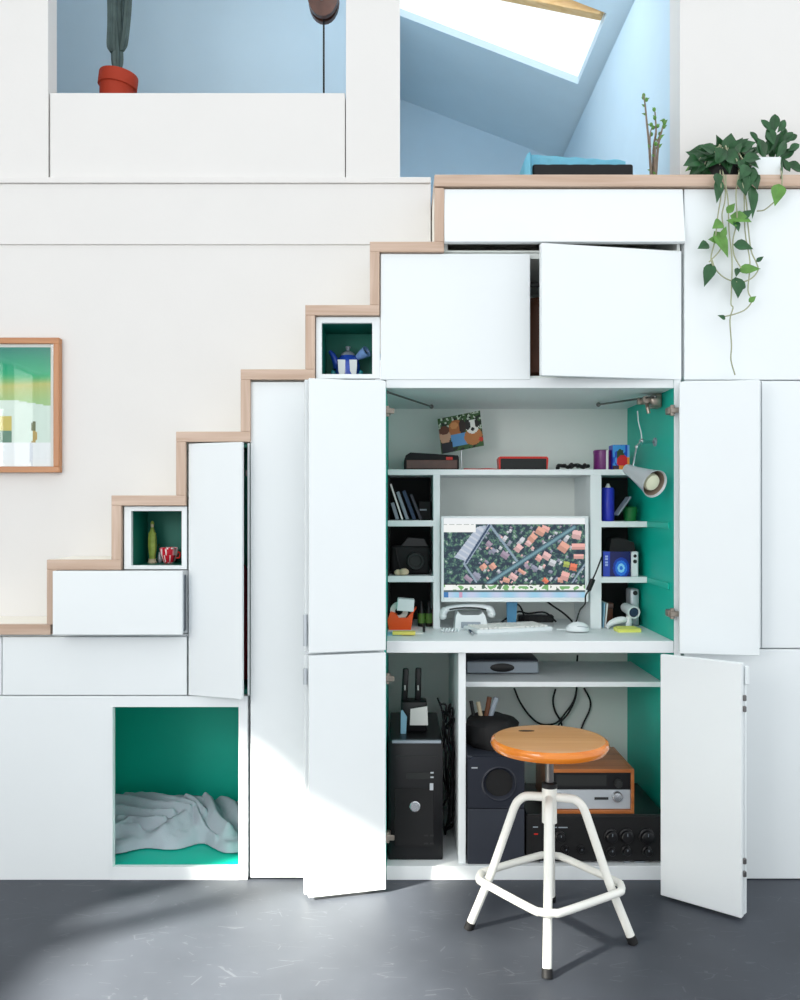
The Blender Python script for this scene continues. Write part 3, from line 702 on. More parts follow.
for i, (px, cm, nm) in enumerate(((421.5, 'yellowg', 'first narrow dark bottle with a yellow stripe behind the orange tape dispenser'), (429, 'yellowg', 'second narrow dark bottle with a yellow stripe against the cubby divider'))):
    t = thing('glue_bottle', (X(px, .33), .34, zd1), nm, 'bottle', 'glue bottles')
    part('body', MB().lathe([(.011, 0), (.012, .004), (.012, .055), (.006, .066), (.005, .08), (.002, .085)], (X(px, .33), .34, zd1), None, 16), 'black', t)
    part('label_band', MB().lathe([(.0123, .012), (.0123, .045)], (X(px, .33), .34, zd1), None, 16, capb=False, capt=False), 'leafl', t, 'yellow green band')
# right hand cubbies
zb = RS[0][0]
t = thing('drink_can', (X(609, .32), .335, zb), 'tall royal blue cylinder with a pale tip in the upper small cubby', 'can')
part('body', MB().lathe([(.020, 0), (.021, .003), (.021, .108), (.018, .114)], (X(609.3, .315), .335, zb), None, 24), 'royal', t)
part('cap', MB().lathe([(.010, .114), (.004, .128)], (X(609.3, .315), .335, zb), None, 16), 'paper', t, 'pale tip')
m = MB(); m.obox(W(622.3, 506, .31), (.006, .06, .075), Euler((0, .62, 0)), .001); single('paper_roll', m, 'greyp', W(622, 520, .31), 'pale card leaning beside the blue cylinder in the small cubby', 'card')
m = MB(); m.lathe([(.019, 0), (.024, .03), (.025, .045), (.021, .05)], (X(631.5, .33), .35, zb), None, 20); single('green_cup', m, 'green', (X(631.5, .33), .35, zb), 'dark green cup at the back of the upper small cubby', 'cup')
zb = RS[1][0]
def spiral(u, v):
    d = math.hypot((u - .66) / 1.0, (v - .66) * .72)
    c = (24, 30, 92)
    if d < .30: c = (20, 60, 170)
    if d < .22: c = (40, 120, 226)
    if .06 < d < .13: c = (140, 214, 250)
    if u < .26: c = (44, 74, 190)
    if .08 < u < .18 and .12 < v < .6 and int(v * 26) % 3: c = (170, 190, 240)
    return c
a0, a1, zz = X(603.2, .30), X(630.6, .30), Z(551.6, .30)
t = thing('disc_box', ((a0 + a1) / 2, .35, zb), 'dark blue box with a glowing ring print in the middle small cubby', 'box')
part('body', MB().box(a0, a1, .302, .40, zb, zz, .001), 'dblue', t)
m = MB(); m.picture((a0, .3012, zz), (a1 - a0, 0, 0), (0, 0, zb - zz), 40, 38, spiral); part('printed_front', m, 'printg', t, fixn=False)
t = thing('small_speaker', (X(635, .30), .33, zb), 'slim white speaker with two dark cones beside the dark blue box', 'speaker')
part('body', MB().box(X(631.4, .30), X(638.6, .30), .30, .37, zb, Z(551.6, .30), .003), 'plwhite', t)
for zz_, rr in ((556, .0055), (561.5, .0065)):
    part('cone', MB().lathe([(rr, 0), (rr, .002), (rr * .5, .001)], (X(635, .30), .3005, Z(zz_, .30)), RY, 16), 'black', t, 'dark speaker cone')
m = MB(); m.prism([(X(606, .36), 0), (X(632, .36), 0), (X(630, .36), .03), (X(618, .36), .045), (X(608, .36), .042)], .31, .38)
bmesh.ops.translate(m.bm, verts=m.bm.verts, vec=(0, 0, Z(551.6, .30) + .0005)); single('black_pouch', m, 'blackm', (X(618, .36), .34, Z(551.6, .30)), 'black pouch lying on top of the dark blue box', 'pouch')
zb = zd1
t = thing('white_tower', (X(635.5, .36), .39, zb), 'tall pale device with a round eye standing in the lowest small cubby', 'device')
part('body', MB().box(X(630.5, .35), X(639.6, .35), .35, .42, zb, Z(589, .35), .008, 3), 'silverp', t); part('eye', MB().lathe([(.008, 0), (.008, .003), (.004, .002)], (X(635.2, .35), .3505, Z(593, .35)), RY, 16), 'charcoal', t, 'dark round eye')
t = thing('torch', (X(634, .30), .30, zb), 'white tube torch with a dark blue lens pointing out of the lowest small cubby', 'torch')
q0, q1 = W(624.5, 607, .34), W(634.2, 612.6, .255)
Rt = (q1 - q0).normalized().to_track_quat('Z', 'Y').to_matrix().to_4x4(); ll = (q1 - q0).length
part('body', MB().lathe([(.014, 0), (.017, .01), (.018, ll * .6), (.021, ll * .8), (.021, ll), (.017, ll), (.016, ll - .004)], q0, Rt, 24), 'plwhite', t)
part('lens', MB().lathe([(.0158, ll - .003), (.012, ll + .001)], q0, Rt, 24), 'dblue', t, 'dark blue lens')
m = MB(); m.box(q1.x - .010, q1.x + .004, .29, .31, zb, q1.z - .017, .002); part('stand', m, 'charcoal', t)
m = MB(); m.tube(catmull([(X(608, .27), .28, zb + .010), (X(613, .27), .275, zb + .022), (X(620, .27), .27, zb + .030), (X(628, .27), .275, zb + .030)]), [.006, .007, .008, .009, .010, .010, .010, .011, .011, .012, .012, .012, .012, .012, .012, .011, .010, .008, .006][:19], 10)
m.ball((X(608.5, .27), .28, zb + .007), .0075, 8); m.ball((X(629, .27), .275, zb + .024), (.012, .010, .024), 10)
single('headset', m, 'plwhite', (X(618, .27), .275, zb), 'curved white receiver lying under the torch behind the yellow sticky notes', 'handset')
t = thing('leather_case', (X(611, .35), .37, zb), 'upright tan case at the back of the lowest small cubby', 'case'); part('body', MB().box(X(607.5, .35), X(614, .35), .36, .41, zb, Z(604, .35), .006, 2), 'leather', t); part('flap', MB().box(X(607, .35), X(614.4, .35), .356, .412, Z(609, .35), Z(603, .35), .004), 'brown', t)
for i, (mm, px) in enumerate((('pblue', 602.8), ('paper', 605.2))):
    single('envelope', MB().obox((X(px, .30) + .004, .35, zb + .042), (.004, .10, .082), Euler((0, .05 * (i + 1), 0))), mm, (X(px, .30) + .004, .35, zb), ('pale blue' if i == 0 else 'white') + ' envelope standing upright against the divider in the lowest cubby', 'envelope')
m = MB(); m.obox((X(628.5, .20), .215, zd1 + .006), (.076, .055, .012), Euler((0, 0, .05)), .001); m.obox((X(627, .20), .205, zd1 + .0135), (.06, .045, .001), Euler((.10, 0, .05)))
single('sticky_notes', m, 'yellowg', (X(628.5, .2), .215, zd1), 'pad of yellow sticky notes on the desk beside the teal side', 'sticky notes')
# ------------------------------------------------------------------ monitor with an aerial map
rnd = random.Random(11)
def inpoly(x, y, p):
    r = False
    for i in range(len(p)):
        (x1, y1), (x2, y2) = p[i - 1], p[i]
        if (y1 > y) != (y2 > y) and x < (x2 - x1) * (y - y1) / (y2 - y1) + x1: r = not r
    return r
def seg(x, y, a, b):
    dx, dy = b[0] - a[0], b[1] - a[1]; t = max(0, min(1, ((x - a[0]) * dx + (y - a[1]) * dy) / (dx * dx + dy * dy)))
    return math.hypot(x - a[0] - t * dx, y - a[1] - t * dy)
def rrect(cx, cy, w_, h_, a):
    c, s_ = math.cos(a), math.sin(a)
    return [(cx + x * c - y * s_, cy + x * s_ + y * c) for x, y in ((-w_, -h_), (w_, -h_), (w_, h_), (-w_, h_))]
HOUSES = []
for (x, y, w_, h_, a, c) in [(215, 285, 13, 17, .9, 'o'), (262, 282, 15, 16, .9, 'o'), (390, 190, 16, 20, .7, 'p'), (365, 335, 20, 15, .6, 'p'), (330, 352, 17, 12, .3, 'o'), (405, 308, 18, 9, .6, 'o'),
    (500, 105, 22, 20, .5, 'o'), (460, 138, 17, 22, .7, 'o'), (525, 92, 20, 14, .4, 's'), (440, 165, 14, 14, .6, 'p'), (530, 230, 20, 18, .5, 'p'), (492, 240, 14, 16, .6, 's'), (560, 265, 16, 16, .4, 'w'),
    (615, 185, 24, 24, .6, 'o'), (690, 182, 34, 15, 0, 's'), (680, 122, 22, 22, .2, 'p'), (690, 232, 26, 11, 0, 's'), (664, 286, 17, 18, .2, 'r'), (630, 272, 15, 14, .2, 'y'), (622, 332, 20, 22, .3, 's'),
    (600, 352, 14, 12, .1, 'o'), (525, 355, 15, 11, .7, 'r'), (243, 170, 14, 14, .7, 'm'), (322, 225, 20, 16, .6, 'm'), (180, 332, 22, 15, .7, 'g'), (470, 292, 18, 12, .6, 'g'), (432, 282, 10, 15, -.6, 'm'),
    (402, 155, 10, 24, .7, 'w'), (320, 145, 10, 20, .6, 'w'), (265, 205, 12, 14, .7, 'g'), (630, 140, 10, 18, .6, 'w'), (140, 345, 22, 12, .7, 'm'), (345, 165, 8, 14, .6, 'g'), (500, 290, 10, 10, .4, 'w'), (550, 310, 10, 8, .3, 'g')]:
    HOUSES.append((rrect(x, y, w_, h_, a), c, a, x, y))
for k_ in range(90):
    hx_, hy_ = rnd.uniform(190, 715), rnd.uniform(76, 362)
    HOUSES.append((rrect(hx_, hy_, rnd.uniform(3, 8), rnd.uniform(4, 11), .65 + rnd.uniform(-.15, .15)), rnd.choice('gwmwgp'), .6, hx_, hy_))
HC_ = {'o': (232, 172, 152), 'p': (236, 192, 190), 's': (240, 180, 172), 'w': (212, 216, 222), 'r': (238, 128, 96), 'y': (176, 192, 92), 'm': (170, 152, 172), 'g': (152, 156, 176)}
def amap(u, v):
    x, y = 18 + u * 704, 38 + v * 402
    if y < 70: return (240, 244, 246)
    if x < 176 and y < 110: return (170, 178, 172) if 70 <= y < 73 and x < 168 and int(x / 9) % 4 else (244, 246, 244)
    if y > 412: return (60, 120, 180) if x < 40 else ((206, 160, 190) if 95 < x < 112 else (176 + 20 * math.sin(x * .05), 206, 232))
    if y > 404: return (84, 104, 110)
    if y > 375:
        if 28 < x < 62: return (246, 248, 246)
        n = noise.noise(Vector((x * .035, y * .05, 5)))
        return (120, 176, 110) if n > .18 else ((240, 244, 238) if n > -.22 or x > 560 and n > -.3 else (74, 100, 84))
    if y > 368: return (28, 40, 44)
    if inpoly(x, y, [(184, 82), (232, 74), (126, 256), (70, 236)]):
        k = ((x - 184) * -.53 + (y - 82) * .85)
        return (176, 188, 206) if int(k / 9) % 3 else (198, 206, 218)
    d = seg(x, y, (246, 74), (128, 262))
    if d < 5: return (44, 66, 96)
    if d < 10: return (156, 172, 190)
    d = seg(x, y, (236, 372), (668, 84))
    if d < 8: return (96, 136, 150) if d > 2.5 else (126, 164, 172)
    if d < 13: return (58, 84, 98)
    d = seg(x, y, (250, 74), (388, 262))
    if d < 6: return (138, 160, 176)
    if seg(x, y, (118, 268), (180, 360)) < 5 or seg(x, y, (660, 362), (722, 270)) < 4: return (140, 160, 176)
    for p, c, a, hx, hy in HOUSES:
        if inpoly(x, y, p):
            b = HC_[c]; sgn = (x - hx) * -math.sin(a) + (y - hy) * math.cos(a)
            return b if sgn < 0 else tuple(q * .86 for q in b)
    n = noise.noise(Vector((x * .05, y * .05, 2))) + .6 * noise.noise(Vector((x * .13, y * .13, 7)))
    if n > .70: return (168, 184, 182)
    if n > .30: return (96, 136, 112)
    if n > .02: return (58, 92, 92)
    return (34, 58, 72) if n > -.4 else (26, 44, 66)
y = .262
t = thing('monitor', (X(514, y), y + .03, zd1), 'white framed flat screen showing an aerial map of red roofed houses', 'monitor')
mx0, mx1, mz1, mz0 = X(441.2, y), X(588.6, y), Z(516.2, y), Z(602, y)
sx_0, sx_1, sz1, sz0 = X(443.8, y), X(585.2, y), Z(518.2, y), Z(597.6, y)
m = MB(); m.box(mx0, sx_0, y, y + .012, mz0, mz1, .001); m.box(sx_1, mx1, y, y + .012, mz0, mz1, .001); m.box(sx_0, sx_1, y, y + .012, sz1, mz1, .001); m.box(sx_0, sx_1, y, y + .012, mz0, sz0, .001)
part('bezel', m, 'plwhite', t)
part('housing', MB().box(mx0 + .002, mx1 - .002, y + .012, y + .04, mz0 + .002, mz1 - .002, .004), 'plwhite', t)
m = MB(); m.picture((sx_0, y + .003, sz1), (sx_1 - sx_0, 0, 0), (0, 0, sz0 - sz1), 212, 119, amap); part('screen', m, 'screen', t, 'lit screen with an aerial map', fixn=False)
m = MB(); m.prism([(X(508, y), mz0 + .02), (X(519.6, y), mz0 + .02), (X(517.6, y), zd1 + .008), (X(509, y), zd1 + .008)], y + .042, y + .06); part('stand', m, 'standreflect', t, 'stand with a painted blue reflection')
part('foot', MB().box(X(495, y), X(532, y), y + .042, y + .15, zd1, zd1 + .008, .003), 'plgrey', t)

# ------------------------------------------------------------------ telephone, keyboard, mouse, pen, leads
y = .235
zp = lambda py: Z(py, y)
t = thing('telephone', (X(468, y), y + .06, zd1), 'white desk telephone with an arched handset below the screen', 'telephone')
px_ = lambda p: X(p, y)
m = MB(); m.prism([(px_(455), zd1), (px_(489), zd1), (px_(486.5), zp(617.5)), (px_(483.5), zp(612.5)), (px_(480), zp(616.5)), (px_(462), zp(616.5)), (px_(458.5), zp(612)), (px_(456), zp(617.5))], y + .02, y + .13)
bmesh.ops.bevel(m.bm, geom=list(m.bm.edges), offset=.002, affect='EDGES'); part('body', m, 'plwhite', t)
part('key_panel', MB().box(px_(461.5), px_(481), y + .016, y + .021, zd1 + .006, zd1 + .026, .001), 'plgrey', t, 'grey key panel')
pts = [(px_(443), y + .05, zp(619)), (px_(445), y + .05, zp(612.5)), (px_(453), y + .05, zp(609.6)), (px_(468), y + .05, zp(608.0)), (px_(483), y + .05, zp(608.6)), (px_(491), y + .05, zp(611)), (px_(493.6), y + .05, zp(617))]
pp = catmull(pts, 5); rr = [.0125 if (i < 7 or i > len(pp) - 8) else .0095 for i in range(len(pp))]
m = MB(); m.tube(pp, rr, 14, flat=1.7); m.ball(pp[1], (.014, .024, .013), 12); m.ball(pp[-2], (.014, .024, .013), 12); part('handset', m, 'plwhite', t)
m = MB(); gpz = [(px_(450), y + .034, zp(610.6)), (px_(458), y + .032, zp(609.4)), (px_(468), y + .031, zp(608.8)), (px_(480), y + .032, zp(609.4)), (px_(487), y + .034, zp(611))]
m.tube(catmull(gpz, 4), .0028, 8); part('grip_groove', m, 'charcoal', t, 'dark groove along the handset')
m = MB(); m.tube([(X(440.6 + i * .55, .19) , .19 + .006 * math.sin(i * 1.1) , zd1 + .008 + .006 * math.cos(i * 1.1)) for i in range(36)], .0022, 6); part('coiled_cord', m, 'plwhite', t)
def kp(px, py, off=0.0):
    d = (HC - zd1 - off) * F / (py - 510)
    return Vector(((px - 400) * d / F, d - D, zd1 + off))
kA, kB, kC = kp(477, 634.5), kp(553, 631), kp(500, 623)
t = thing('keyboard', (kA + kB) / 2, 'white keyboard lying askew on the desk before the screen', 'keyboard')
ku = (kB - kA).normalized(); kv = Vector((-ku.y, ku.x, 0)); kl = (kB - kA).length; kd = .132
Rk = Matrix((ku, kv, Vector((0, 0, 1)))).transposed().to_4x4()
ctr = kA + ku * kl / 2 + kv * kd / 2 + Vector((0, 0, .007))
m = MB(); m.obox(ctr, (kl, kd, .014), Rk, .003); part('body', m, 'plwhite', t)
m = MB()
for r_ in range(5):
    nk = 15
    for c_ in range(nk):
        if r_ == 0 and 4 <= c_ <= 9:
            if c_ == 4: m.obox(kA + ku * (.012 + (kl - .024) * 7 / nk) + kv * .020 + Vector((0, 0, .016)), ((kl - .024) * 6 / nk - .003, .019, .005), Rk, .001)
            continue
        m.obox(kA + ku * (.012 + (kl - .024) * (c_ + .5) / nk) + kv * (.020 + r_ * .0232) + Vector((0, 0, .016)), ((kl - .024) / nk - .003, 0.019, .005), Rk, .001)
part('keys', m, 'paper', t)
pa, pb = kp(464.5, 624.5, .005), kp(474, 635, .005)
t = thing('pen', (pa + pb) / 2, 'dark ballpoint pen lying at the end of the keyboard', 'pen')
part('barrel', MB().tube([pa, pa.lerp(pb, .8)], .0036, 10), 'dblue', t); part('tip', MB().tube([pa.lerp(pb, .8), pb], [.0034, .0012], 10), 'silver', t)
mc = kp(579, 633)
t = thing('mouse', mc, 'white computer mouse on a pale pad in front of the shelf divider', 'mouse')
m = MB(); m.ball(mc + Vector((0, .02, .010)), (.038, .026, .024), 20)
for v in m.bm.verts: v.co.z = max(v.co.z, zd1 + .004)
part('body', m, 'plwhite', t)
m = MB(); m.tube([mc + Vector((-.034, .012, .018)), mc + Vector((.0, -.004, .022)), mc + Vector((.03, .0, .018))], .0012, 6); part('seam', m, 'plgrey', t)
m = MB(); m.obox(kp(572, 627.5, .001) + Vector((0, 0, .001)), (.11, .12, .003), Euler((0, 0, -.1))); single('mouse_pad', m, 'plwhite', kp(572, 627.5), 'pale mouse pad lying between the keyboard and the shelf divider', 'mouse pad')
pts = [W(601.8, 557, .255), W(596, 572, .235), W(592.5, 580, .225), W(588.8, 590, .22), W(585.5, 596, .22), W(585, 604, .225), W(580, 610, .23), W(577, 619, .24), W(575.5, 623.5, .262), (X(574, .30), .30, zd1 + .006)]
t = thing('adapter_lead', W(592, 585, .22), 'black lead with an inline adapter dangling in front of the shelf divider', 'cable')
part('lead', MB().tube(catmull(pts, 5), .0026, 8), 'rubber', t)
a, b = W(593, 579, .225), W(588.3, 590.5, .22); R = (b - a).normalized().to_track_quat('Z', 'Y').to_matrix().to_4x4()
m = MB(); m.obox((a + b) / 2, (.016, .013, (b - a).length), R, .002); part('adapter', m, 'black', t)
for i, (pts, nm) in enumerate((
    ([(X(500, .40), .40, zd1 + .004), W(517, 612, .42), W(528, 613.5, .40), W(545, 612.5, .40), (X(556, .42), .42, zd1 + .006)], 'black mains lead lying on the desk behind the keyboard'),
    ([W(545, 600, .42), W(553, 606, .42), W(562, 612, .42), W(569, 618, .42), (X(572, .44), .44, zd1 + .004)], 'black lead falling from the back of the screen to the desk'),
    ([W(516, 603, .40), W(521, 608, .41), (X(524, .42), .42, zd1 + .012), (X(512, .44), .44, zd1 + .004)], 'short looped lead beside the stand of the screen'))):
    single('desk_lead', MB().tube(catmull(pts, 5), .0032, 8), 'rubber', pts[0], nm, 'cable')
t = thing('power_strip', (X(536, .46), .46, zd1), 'black power strip lying on the desk behind the screen', 'power strip')
part('body', MB().box(X(518, .46), X(553, .46), .44, .48, zd1, zd1 + .026, .004), 'black', t)
m = MB()
for k in range(4): m.lathe([(.010, 0), (.010, .003)], (X(522 + k * 9, .46), .44, zd1 + .013), RY, 14)
part('sockets', m, 'charcoal', t)

# ------------------------------------------------------------------ below the desk
zb = .042
t = thing('computer_tower', (.048, .25, zb), 'black desktop computer tower standing in the lower compartment', 'computer')
tx0, tx1, ty, tz = -.036, X(443, .045), .045, Z(741, .045)
part('case', MB().box(tx0 + .002, tx1 - .002, ty + .02, ty + .40, zb, tz - .002, .003), 'black', t)
part('front_bezel', MB().box(tx0, tx1, ty, ty + .02, zb, tz, .005, 2), 'black', t)
f = lambda px, py: (X(px, ty), Z(py, ty))
part('front_panel', MB().box(X(394.5, ty), X(433.5, ty), ty - .003, ty, Z(846, ty), Z(788, ty), .001), 'blackm', t)
part('top_strip', MB().box(X(392, ty), X(441, ty), ty - .002, ty + .012, tz - .007, tz + .0008, .001), 'plgrey', t, 'pale strip along the top edge')
m = MB(); m.box(X(406, ty), X(433, ty), ty - .002, ty, Z(779, ty), Z(772.5, ty)); m.box(X(396, ty), X(438, ty), ty - .0012, ty, Z(756.4, ty), Z(755.6, ty)); part('disc_drive', m, 'charcoal', t)
for (px, py, w_, h_) in ((432, 772.5, 1.6, .7), (432, 777, 1.6, .7), (431.5, 786.5, 1.8, 3.4)):
    part('button', MB().box(X(px - w_, ty), X(px + w_, ty), ty - .004, ty - .0005, Z(py + h_, ty), Z(py - h_, ty), .0005), 'silverp', t, 'silver button')
m = MB(); m.lathe([(.0165, 0), (.0165, .003), (.014, .005)], (X(415, ty), ty - .003, Z(806, ty)), RY, 24); part('round_badge', m, 'silver', t, 'round silver badge')
m = MB(); m.box(X(395.6, ty), X(402.5, ty), ty - .0015, ty, Z(845, ty), Z(838.5, ty)); part('sticker', m, 'royal', t, 'small blue sticker')
m = MB(); m.box(X(397.5, ty), X(400, ty), ty - .0019, ty - .0015, Z(843, ty), Z(840.5, ty)); part('sticker_mark', m, 'paper', t, 'white mark on the sticker')
m = MB()
for k in range(2):
    for q_ in range(2): m.box(X(424 + k * 6, ty), X(428 + k * 6, ty), ty - .0036, ty - .003, Z(836 + q_ * 8, ty), Z(834.4 + q_ * 8, ty))
part('ports', m, 'charcoal', t)
ry = .16
t = thing('router', (X(411, ry), ry + .04, tz - .002), 'black router with two stubby aerials standing on the computer tower', 'router')
rb = tz - .002
part('body', MB().box(X(401, ry), X(427, ry), ry, ry + .07, rb, Z(702, ry), .006, 2), 'black', t)
for px, top in ((405, 671.5), (418.3, 671)):
    o = part('aerial', MB().obox(((X(px, ry)), ry + .035, (Z(702, ry) - .01 + Z(top, ry)) / 2), (.020, .012, Z(top, ry) - Z(702, ry) + .02), Euler((0, .02 if px > 410 else .05, 0)), .005, 2), 'black', t)
    part('aerial_mark', MB().box(X(px - .6, ry), X(px + .6, ry), ry + .0275, ry + .0285, Z(692, ry), Z(687, ry)), 'paper', o, 'pale mark on the aerial')
c4 = [W(410.5, 709, ry - .02), W(427.3, 706.2, ry - .02), W(428, 725.2, ry - .02), W(409.8, 725.2, ry - .02)]
m = MB(); m.prism([(v.x, max(v.z, rb + .0003)) for v in c4], ry - .021, ry - .018); single('note_card', m, 'paper', (X(419, ry), ry - .02, rb), 'white card leaning against the black router', 'card')
m = MB(); m.prism([(X(400.5, ry - .02), rb), (X(406, ry - .02), rb), (X(407, ry - .02), Z(717, ry - .02)), (X(402.5, ry - .02), Z(710, ry - .02)), (X(401, ry - .02), Z(711, ry - .02))], ry - .018, ry - .016)
single('torn_card', m, 'pblue', (X(403, ry), ry - .02, rb), 'small torn pale blue card beside the white card on the computer tower', 'card')
m = MB()
rq = random.Random(3)
for k in range(6):
    x_ = X(444 + k * 2.0, .22); pp = [(x_ - .02, .24, .50 - .02 * k)]
    for q_ in range(6): pp.append((min(.172, max(.136 , x_ + rq.uniform(-.012, .012))), .20 + rq.uniform(-.05, .05), .47 - .07 * q_ + rq.uniform(-.02, .02)))
    pp.append((.150, .25 + .01 * k, .047)); m.tube(catmull(pp, 4), .0035, 6)
single('cable_bundle', m, 'rubber', (.155, .22, zb), 'bundle of black cables hanging beside the computer tower', 'cables')

y = .25
t = thing('set_top_box', (X(502, y), y + .08, zs2), 'slim blue grey set top box on the shelf under the desk', 'set top box')
x0, x1 = X(466.5, y), X(538.5, y)
part('body', MB().box(x0, x1, y, y + .17, zs2 + .004, zs2 + .050, .006, 2), 'navyd', t)
part('front_panel', MB().box(x0 + .001, x1 - .001, y - .006, y + .002, zs2 + .004, zs2 + .042, .003), 'plgrey', t, 'grey front panel')
m = MB(); m.lathe([(.040, 0), (.040, .002), (.036, .003)], (X(502, y), y - .006, zs2 + .023), RY, 32)
for v in m.bm.verts: v.co.z = zs2 + .023 + (v.co.z - zs2 - .023) * .36
part('display', m, 'black', t, 'black oval display')
part('feet', MB().box(x0 + .02, x0 + .04, y + .02, y + .14, zs2, zs2 + .004).box(x1 - .04, x1 - .02, y + .02, y + .14, zs2, zs2 + .004), 'rubber', t)

y = .012
t = thing('subwoofer', (X(496, y), y + .17, zb), 'dark blue grey subwoofer box with a round port beside the divider', 'subwoofer')
x0, x1, zt_ = X(467.6, y), X(524.5, y), Z(757, y)
part('cabinet', MB().box(x0, x1, y + .012, y + .36, zb + .001, zt_, .003), 'navy', t)
m = MB()
hxc, hzc, hr = X(499.5, y), Z(784, y), X(516, y) - X(499.5, y)
ring = 40; sq = []
for k in range(ring):
    a = 2 * PI * k / ring; c_, s_ = math.cos(a), math.sin(a)
    tx = ((x1 if c_ > 0 else x0) - hxc) / c_ if abs(c_) > 1e-6 else 1e9; tz_ = ((zt_ if s_ > 0 else Z(808, y)) - hzc) / s_ if abs(s_) > 1e-6 else 1e9
    k_ = min(abs(tx), abs(tz_)); sq.append((hxc + c_ * k_, hzc + s_ * k_))
inn = [(hxc + hr * math.cos(2 * PI * k / ring), hzc + hr * math.sin(2 * PI * k / ring)) for k in range(ring)]
va = [m.bm.verts.new((p[0], y, p[1])) for p in sq]; vb = [m.bm.verts.new((p[0], y, p[1])) for p in inn]; vc = [m.bm.verts.new((hxc + (p[0] - hxc) * .82, y + .0118, hzc + (p[1] - hzc) * .82)) for p in inn]; vd = [m.bm.verts.new((p[0], y + .0118, p[1])) for p in sq]
for k in range(ring):
    m.face([va[k - 1], va[k], vb[k], vb[k - 1]]); m.face([vb[k - 1], vb[k], vc[k], vc[k - 1]], True); m.face([va[k - 1], vd[k - 1], vd[k], va[k]])
part('port_panel', m, 'navyd', t, fixn=True)
m = MB(); m.lathe([(hr * 1.0, -.001), (hr * 1.08, .0015), (hr * 1.0, .003), (hr * .94, .0)], (hxc, y + .001, hzc), RY, 40, capb=False, capt=False); part('port_ring', m, 'navyd', t)
m = MB(); m.lathe([(hr * .83, 0), (hr * .1, .0005)], (hxc, y + .0116, hzc), RY, 32); part('port_hole', m, 'blackm', t, 'black port')
part('lower_panel', MB().box(x0, x1, y, y + .0118, zb + .001, Z(809, y), .002), 'navy', t)
part('badge', MB().box(X(471.5, y), X(477.5, y), y - .001, y, Z(768.4, y), Z(767.2, y)), 'silverp', t, 'small silver badge')
yb_ = .17
m = MB(); m.lathe([(.085, 0), (.092, .02), (.088, .07), (.075, .085), (.06, .09)], (X(492, yb_), yb_, zt_ + .0005), None, 40, lambda a, z: 1 + .10 * math.sin(3 * a + z * 30) + .06 * math.sin(7 * a - z * 60))
for v in m.bm.verts: v.co.x = X(490, yb_) + (v.co.x - X(492, yb_)) * .92
single('black_bag', m, 'blackm', (X(490, yb_), yb_, zt_), 'slumped black bag lying on top of the dark subwoofer', 'bag')
for i, (a_, b_, r_, mm, nm) in enumerate((((490, 716), (496.5, 697.5), .009, 'plgrey', 'pale grey rolled sheet sticking up above the black bag'), ((486, 717), (489.5, 697), .008, 'leather', 'brown rolled sheet sticking up between two other rolls'),
                                ((481, 717), (478, 702), .007, 'beige', 'short beige rolled sheet poking out of the black bag'), ((474, 717), (471, 701), .006, 'charcoal', 'dark rolled sheet poking out next to the divider'))):
    p, q_ = W(*a_, yb_), W(*b_, yb_); p.z = zt_ + .085
    single('paper_roll', MB().tube([p, q_], r_, 12), mm, p, nm, 'paper roll')

y = .022
t = thing('amplifier', (X(592, y), y + .15, zb), 'wide black hi-fi amplifier with many knobs on the bottom board', 'amplifier')
x0, x1, zt_ = .385, .818, Z(816, y)
part('case', MB().box(x0 + .003, x1 - .003, y + .012, y + .33, zb + .008, zt_, .003), 'black', t)
part('front_panel', MB().box(x0, x1, y, y + .012, zb + .006, zt_ - .001, .002), 'blackm', t)
part('feet', MB().box(x0 + .03, x0 + .06, y + .03, y + .3, zb, zb + .008).box(x1 - .06, x1 - .03, y + .03, y + .3, zb, zb + .008), 'rubber', t)
for (px, py, r_) in ((611, 835.5, 7), (626, 835.5, 7.5), (646.5, 836, 8), (611, 850.5, 4.6), (626, 850, 5), (647, 850.5, 5), (565, 848.5, 3.5), (580.5, 848.5, 3.5), (560, 836, 5)):
    rr = r_ / 330
    part('knob', MB().lathe([(rr, 0), (rr, .006), (rr * .82, .008), (rr * .78, .020), (rr * .66, .022)], (X(px, y), y, Z(py, y)), RY, 24), 'black', t)
    o = part('knob_mark', MB().box(X(px, y) - .0008, X(px, y) + .0008, y - .0226, y - .0215, Z(py, y) + rr * .2, Z(py, y) + rr * .6), 'plgrey', t)
for (px, py, w_) in ((535.5, 827, 2.5), (553, 827.4, 4), (563, 827.4, 4.5), (536, 834, 2), (640, 862, 5), (627, 862, 3), (543, 861.6, 3)):
    part('lettering', MB().box(X(px - w_, y), X(px + w_, y), y - .0008, y, Z(py + .5, y), Z(py - .5, y)), 'plgrey', t)
part('indicator', MB().box(X(534, y), X(538, y), y - .001, y, Z(834.6, y), Z(833.4, y)), 'red', t, 'small red indicator')

y = .04
t = thing('radio_receiver', (X(592, y), y + .12, zt_), 'walnut cased vintage radio receiver standing on the black amplifier', 'receiver')
x0, x1, z0, z1 = X(548.5, y), X(634.3, y), zt_ + .0005, Z(769.2, y)
th = .014
m = MB(); m.box(x0, x0 + th, y, y + .26, z0, z1, .001); m.box(x1 - th * .7, x1, y, y + .26, z0, z1, .001); m.box(x0 + th, x1 - th * .7, y, y + .26, z1 - th * .8, z1, .001); m.box(x0 + th, x1 - th * .7, y, y + .26, z0, z0 + th * .8, .001)
part('wooden_case', m, 'walnut', t)
part('chassis', MB().box(x0 + th, x1 - th * .7, y + .014, y + .25, z0 + th * .8, z1 - th * .8), 'charcoal', t)
zm = Z(790.3, y)
part('dial_glass', MB().box(x0 + th, x1 - th * .7, y + .008, y + .0139, zm, z1 - th * .8 - .001, .0008), 'black', t, 'black dial glass')
part('dial_scale', MB().box(X(557, y), X(607, y), y + .0072, y + .008, Z(786.5, y), Z(775.5, y)), 'charcoal', t)
